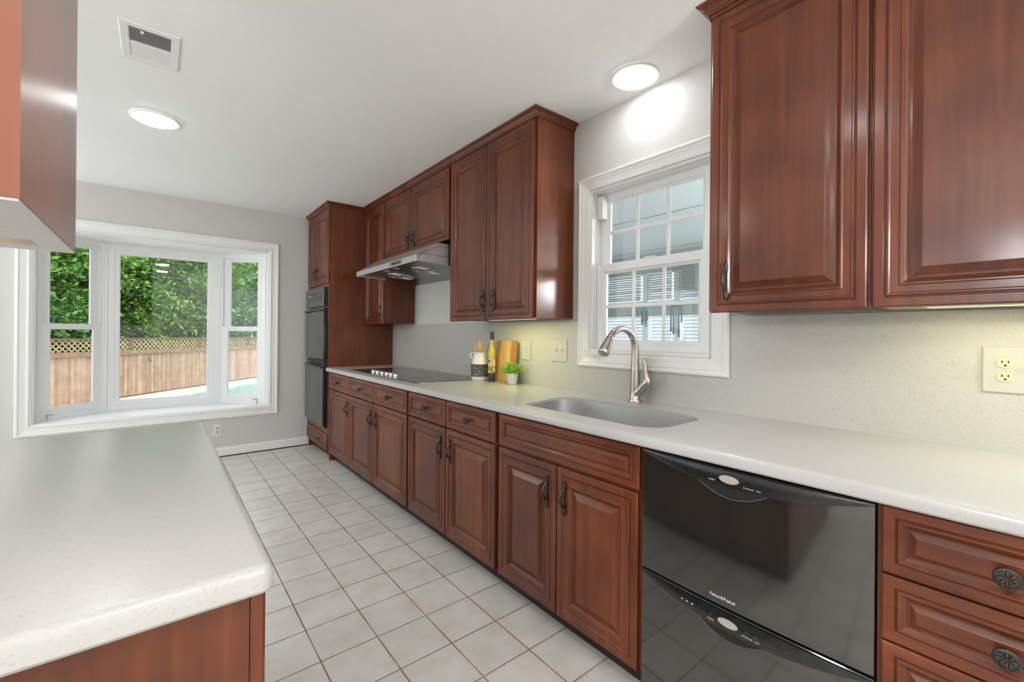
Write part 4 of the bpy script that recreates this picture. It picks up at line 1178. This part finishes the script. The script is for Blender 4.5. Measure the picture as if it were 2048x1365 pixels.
# fence with lattice top
FA = Vector((-.7553, 15.733, GZ)); FB = Vector((2.1144, 18.7861, GZ))
fd = (FB - FA).normalized()
F0 = Frame(FA - fd * 7.5, fd, (0, 0, 1))
flen = 21.0
fence = thing('wooden_fence', 'weathered cedar board fence with lattice top behind the pool', 'fence', F0.o)
FW = wood('fence_cedar', (0.30, 0.18, 0.12), (0.44, 0.29, 0.20), (0.54, 0.38, 0.28), axis='z', rough=.85, coat=0, board=.105, tint=.2, fine=14)
FWD = plain('fence_rail', (0.16, 0.10, 0.065), .85, noise=.25, nscale=8)
LAT = plain('lattice_wood', (0.46, 0.34, 0.17), .8, noise=.2, nscale=12)
mb = MB(); u = 0; rng = random.Random(5)
while u < flen:
    w_ = .135 + rng.uniform(-.004, .004)
    mb.fbox(F0, u, u + w_ - .006, .03, 1.185, -.012 + rng.uniform(-.003, .003), .010)
    u += w_
mb.build('boards', FW, fence)
MB().fbox(F0, 0, flen, 1.150, 1.275, .0105, .045).build('rail', plain('fence_fascia', (0.30, 0.185, 0.12), .85, noise=.2, nscale=8), fence)
MB().fbox(F0, 0, flen, 1.560, 1.605, -.04, .05).build('cap', FWD, fence)
mb = MB(); pitch = .135; lw = .042; z0_, z1_ = 1.276, 1.559
for layer, sg in ((0, 1), (1, -1)):
    u = -.4
    while u < flen:
        dz = z1_ - z0_
        a, b = (u, u + dz) if sg > 0 else (u + dz, u)
        n0 = .000 + layer * .008
        q = [F0(a, z0_, n0), F0(a + lw, z0_, n0), F0(b + lw, z1_, n0), F0(b, z1_, n0)]
        q2 = [p + F0.n * .007 for p in q]
        mb.add(q + q2, [(0, 3, 2, 1), (4, 5, 6, 7), (0, 1, 5, 4), (1, 2, 6, 5), (2, 3, 7, 6), (3, 0, 4, 7)])
        u += pitch
mb.build('lattice', LAT, fence)
for k in range(9):
    MB().fbox(F0, k * 2.4 + .48, k * 2.4 + .59, 0, 1.600, -.13, -.016).fbox(F0, k * 2.4 + .48, k * 2.4 + .59, 1.276, 1.559, -.016, .03).build('post', FWD, fence)

# trees behind the fence: dense leafy crowns
BARK = plain('bark', (0.06, 0.045, 0.035), .9, noise=.4, nscale=10)
LEAF = [leaf_mat('leaf_bright', (0.055, 0.150, 0.035), (0.42, 0.68, 0.16), .9),
        leaf_mat('leaf_deep', (0.045, 0.130, 0.035), (0.29, 0.54, 0.13), .9)]
def crown_mesh(seed, nclump, nleaf, R, H_, m, ls=.13):
    rng = random.Random(seed); mb = MB()
    for c in range(nclump):
        a = rng.uniform(0, 2 * pi); rr_ = R * math.sqrt(rng.uniform(.15, 1)); zz = H_ * (rng.random() ** .9)
        prf = .55 + .45 * sin(pi * min(1, .2 + .8 * zz / H_))
        cc = Vector((cos(a) * rr_ * prf, sin(a) * rr_ * prf, zz))
        cr_ = rng.uniform(.35, .7)
        for l in range(nleaf):
            d = Vector((rng.gauss(0, 1), rng.gauss(0, 1), rng.gauss(0, .55)))
            p = cc + d * cr_ * .5 + Vector((0, 0, -.12 * d.length))
            ax = Vector((rng.gauss(0, 1), rng.gauss(0, 1), rng.gauss(-.4, .5))).normalized()
            sd = ax.cross(Vector((rng.gauss(0, .4), rng.gauss(0, .4), 1))).normalized()
            s_ = ls * rng.uniform(.6, 1.25)
            mb.add([p, p + ax * s_ * .5 + sd * s_ * .26, p + ax * s_, p + ax * s_ * .5 - sd * s_ * .26], [(0, 1, 2, 3)])
    b = len(mb.v)
    me = bpy.data.meshes.new('crown')
    me.from_pydata([tuple(p) for p in mb.v], [], mb.f)
    me.materials.append(m)
    return me
CM = [crown_mesh(1, 115, 150, 1.9, 5.3, LEAF[0], .16), crown_mesh(2, 115, 150, 1.9, 5.3, LEAF[1], .16), crown_mesh(4, 120, 150, 2.0, 5.1, LEAF[0], .17)]
trunk_me = None
def tree(label, u, n, ci, s, rz, group='trees behind the fence'):
    global trunk_me
    p = F0(u, 0, n)
    t = thing('leafy_tree', label, 'tree', (p.x, p.y, GZ), group)
    c = bpy.data.objects.new('crown', CM[ci]); COL.objects.link(c); c.parent = t; c.location = (0, 0, .55); c.rotation_euler = (0, 0, rz); c.scale = (s, s, s)
    if trunk_me is None:
        o = MB().tube([(0, 0, 0), (.05, .02, 1.2), (-.03, .05, 2.5), (.05, 0, 4.5)], [.13, .11, .09, .04], 10).build('trunk', BARK, None)
        trunk_me = o.data; o.parent = t
    else:
        o = bpy.data.objects.new('trunk', trunk_me); COL.objects.link(o); o.parent = t
spots = [
    ('deep green tree behind the fence at the far left edge of the bay window view', 6.6, -2.7, 1, 1.1, 1.9),
    ('bright leafy tree above the fence filling the left bay window pane', 8.2, -2.55, 0, 1.0, 3.3),
    ('bright leafy tree above the fence at the left side of the middle bay pane', 10.0, -2.75, 2, 1.0, 4.4),
    ('deep green tree above the fence at the right side of the middle bay pane', 11.9, -2.4, 1, 1.1, .9),
    ('bright leafy tree above the fence between the middle and right bay panes', 14.0, -2.75, 2, 1.05, 2.6),
    ('bright leafy tree above the fence filling the right bay window pane', 16.4, -2.4, 0, 1.15, 5.2),
]
for s_ in spots: tree(*s_)
treeline = MB()
for k, (u, n) in enumerate(((3.5, -5.2), (6.0, -5.6), (8.8, -5.4), (11.6, -5.8), (14.6, -5.6), (18.0, -5.5))):
    p = F0(u, 0, n); a = k * 1.3; R_ = Matrix.Rotation(a, 3, 'Z') * 1.45
    me = CM[k % 3]; b = len(treeline.v)
    treeline.v += [R_ @ v.co + Vector((p.x, p.y, GZ + .4)) for v in me.vertices]
    treeline.f += [tuple(b + i_ for i_ in f.vertices) for f in me.polygons]
tag(treeline.build('background_foliage', LEAF[1], None, fix=False), 'dense green foliage filling the view far behind the fence trees', 'foliage', kind='stuff')

# ------------------------------------------------------------------ outside the sink window: covered porch
PB = plain('porch_grey_paint', (0.36, 0.41, 0.42), .6, noise=.05, nscale=6)
PWH = plain('porch_white', (0.72, 0.75, 0.76), .5, noise=.02)
px0, px1_, py0, py1 = XW + WT + .002, 5.0, -1.2, 6.4
pf = MB().box(px0, px1_ + .2, py0, py1, -.12, -.02).build('trim_2', plain('porch_floor', (0.55, 0.53, 0.50), .7, noise=.1), None); pf['kind'] = 'structure'
PCZ = 2.32
def lined(name, axis, pitch, w, base, line, off=0.0):
    m, nt, p = mat(name)
    tc = N(nt, 'ShaderNodeTexCoord'); sx = N(nt, 'ShaderNodeSeparateXYZ'); nt.links.new(tc.outputs['Object'], sx.inputs[0])
    a = N(nt, 'ShaderNodeMath', operation='SUBTRACT'); nt.links.new(sx.outputs[axis], a.inputs[0]); a.inputs[1].default_value = off
    d = N(nt, 'ShaderNodeMath', operation='DIVIDE'); nt.links.new(a.outputs[0], d.inputs[0]); d.inputs[1].default_value = pitch
    f = N(nt, 'ShaderNodeMath', operation='FRACT'); nt.links.new(d.outputs[0], f.inputs[0])
    l = N(nt, 'ShaderNodeMath', operation='LESS_THAN'); nt.links.new(f.outputs[0], l.inputs[0]); l.inputs[1].default_value = w
    mx = N(nt, 'ShaderNodeMix', data_type='RGBA'); nt.links.new(l.outputs[0], mx.inputs['Factor'])
    mx.inputs['A'].default_value = (*base, 1); mx.inputs['B'].default_value = (*line, 1)
    nt.links.new(mx.outputs['Result'], p.inputs['Base Color']); p.inputs['Roughness'].default_value = .6
    return m
pcg = MB().box(px0, px1_ + .25, py0 - .3, py1 + .3, PCZ, PCZ + .08).build('trim_3', lined('porch_ceiling_panels', 'X', 1.37, .013, (0.66, 0.72, 0.73), (0.12, 0.14, 0.14), 3.43 - 1.37), None); pcg['kind'] = 'structure'
hdr = MB().box(px1_, px1_ + .1, py0, py1, 2.06, PCZ - .001).box(px1_, px1_ + .1, py0, py1, -.02, .80).build('wall_porch', PB, None); hdr['kind'] = 'structure'
for k, (y, lab) in enumerate(((.7, 'white porch post hidden right of the sink window view'), (2.05, 'white porch post just beyond the right edge of the sink window'), (2.93, 'white porch post behind the right column of the sink window'),
                              (3.38, 'white porch post behind the middle column of the sink window'), (4.45, 'white porch post beyond the left edge of the sink window'))):
    o = MB().box(px1_ + .001, px1_ + .09, y - .04, y + .04, .802, 2.058).build('porch_post', PWH, None)
    tag(o, lab, 'post', 'white porch posts')
rl = thing('porch_rail', 'long white and grey porch beam crossing behind the lower sash of the sink window', 'beam', (px1_, 2.6, 1.6))
MB().box(px1_ - .06, px1_, py0, py1, 1.640, 1.690).build('white_board', PWH, rl)
MB().box(px1_ - .03, px1_, py0, py1, 1.500, 1.638).build('grey_board', PB, rl)
BL = plain('shade_slat', (0.33, 0.37, 0.38), .6)
for k, (ya, yb) in enumerate(((.75, 2.00), (2.10, 2.88), (2.98, 3.33), (3.43, 4.40))):
    t = thing('roller_blind', ['grey slatted porch blind hidden right of the sink window view', 'grey slatted porch blind behind the right column of the sink window',
                              'grey slatted porch blind behind the middle column of the sink window', 'grey slatted porch blind behind the left column of the sink window'][k], 'blind', (px1_ - .04, (ya + yb) / 2, 2.05), 'grey slatted porch blinds')
    mb = MB(); z = 2.035
    while z > 1.71:
        mb.box(px1_ - .036, px1_ - .030, ya, yb, z - .020, z); z -= .030
    mb.build('slats', BL, t)
    MB().box(px1_ - .05, px1_ - .025, ya, yb, 2.037, 2.058).build('headrail', PWH, t)
# clapboard wall of the outbuilding beyond the porch
sd = MB()
z = -.5
while z < 3.2:
    sd.loops([[(6.40, y, z), (6.390, y, z), (6.399, y, z + .055), (6.40, y, z + .055)] for y in (-2, 8)]); z += .0555
sd.box(6.4005, 6.5, -2, 8, -.5, 3.2)
o = sd.build('wall_outbuilding', lined('clapboard', 'Z', .0555, .12, (0.68, 0.72, 0.74), (0.40, 0.44, 0.46), -.5), None); o['kind'] = 'structure'
# wind chimes hanging from the porch beam
CHM = plain('chime_metal', (0.10, 0.14, 0.13), .4, .6)
def chime(label, x, y, ztop, n, ln, r):
    t = thing('wind_chime', label, 'wind chime', (x, y, ztop), 'wind chimes hanging on the porch')
    MB().box(x - .01, px1_ - .0605, y - .006, y + .006, 1.660, 1.672).tube([(x, y, ztop - .005), (x, y, 1.665)], .003, 6).build('hook', CHM, t)
    MB().lathe(up_z(x, y, ztop - .07), [(r * 1.25, 0), (r * 1.1, .02), (r * .3, .065), (.001, .07)], 16).build('cap', CHM, t, smooth=40)
    for k in range(n):
        a = 2 * pi * k / n
        MB().tube([(x + r * cos(a), y + r * sin(a), ztop - .069), (x + r * cos(a), y + r * sin(a), ztop - .07 - ln * (1 - .10 * k))], .010, 8).build('rod', CHM, t)
    MB().tube([(x, y, ztop - .06), (x, y, ztop - .06 - ln * 1.1)], .002, 5).build('clapper_cord', CHM, t)
chime('small dark wind chime hanging behind the middle column of the sink window', 4.84, 3.28, 1.63, 5, .20, .035)
chime('larger wind chime hanging behind the right column of the sink window', 4.84, 2.84, 1.66, 6, .36, .060)
ln_ = thing('porch_speaker', 'grey box mounted on the porch header, upper right of the lower sash', 'box', (4.94, 2.70, 1.9))
MB().box(4.88, 4.9995, 2.62, 2.80, 1.80, 2.09).build('case', plain('box_grey', (0.26, 0.28, 0.27), .6, noise=.1), ln_, .01)
pendant('added globe pendant on the porch, hidden right of the sink window view', 3.4, .2, 1.75, .15, PCZ)  # added to brighten the porch ceiling, never in view
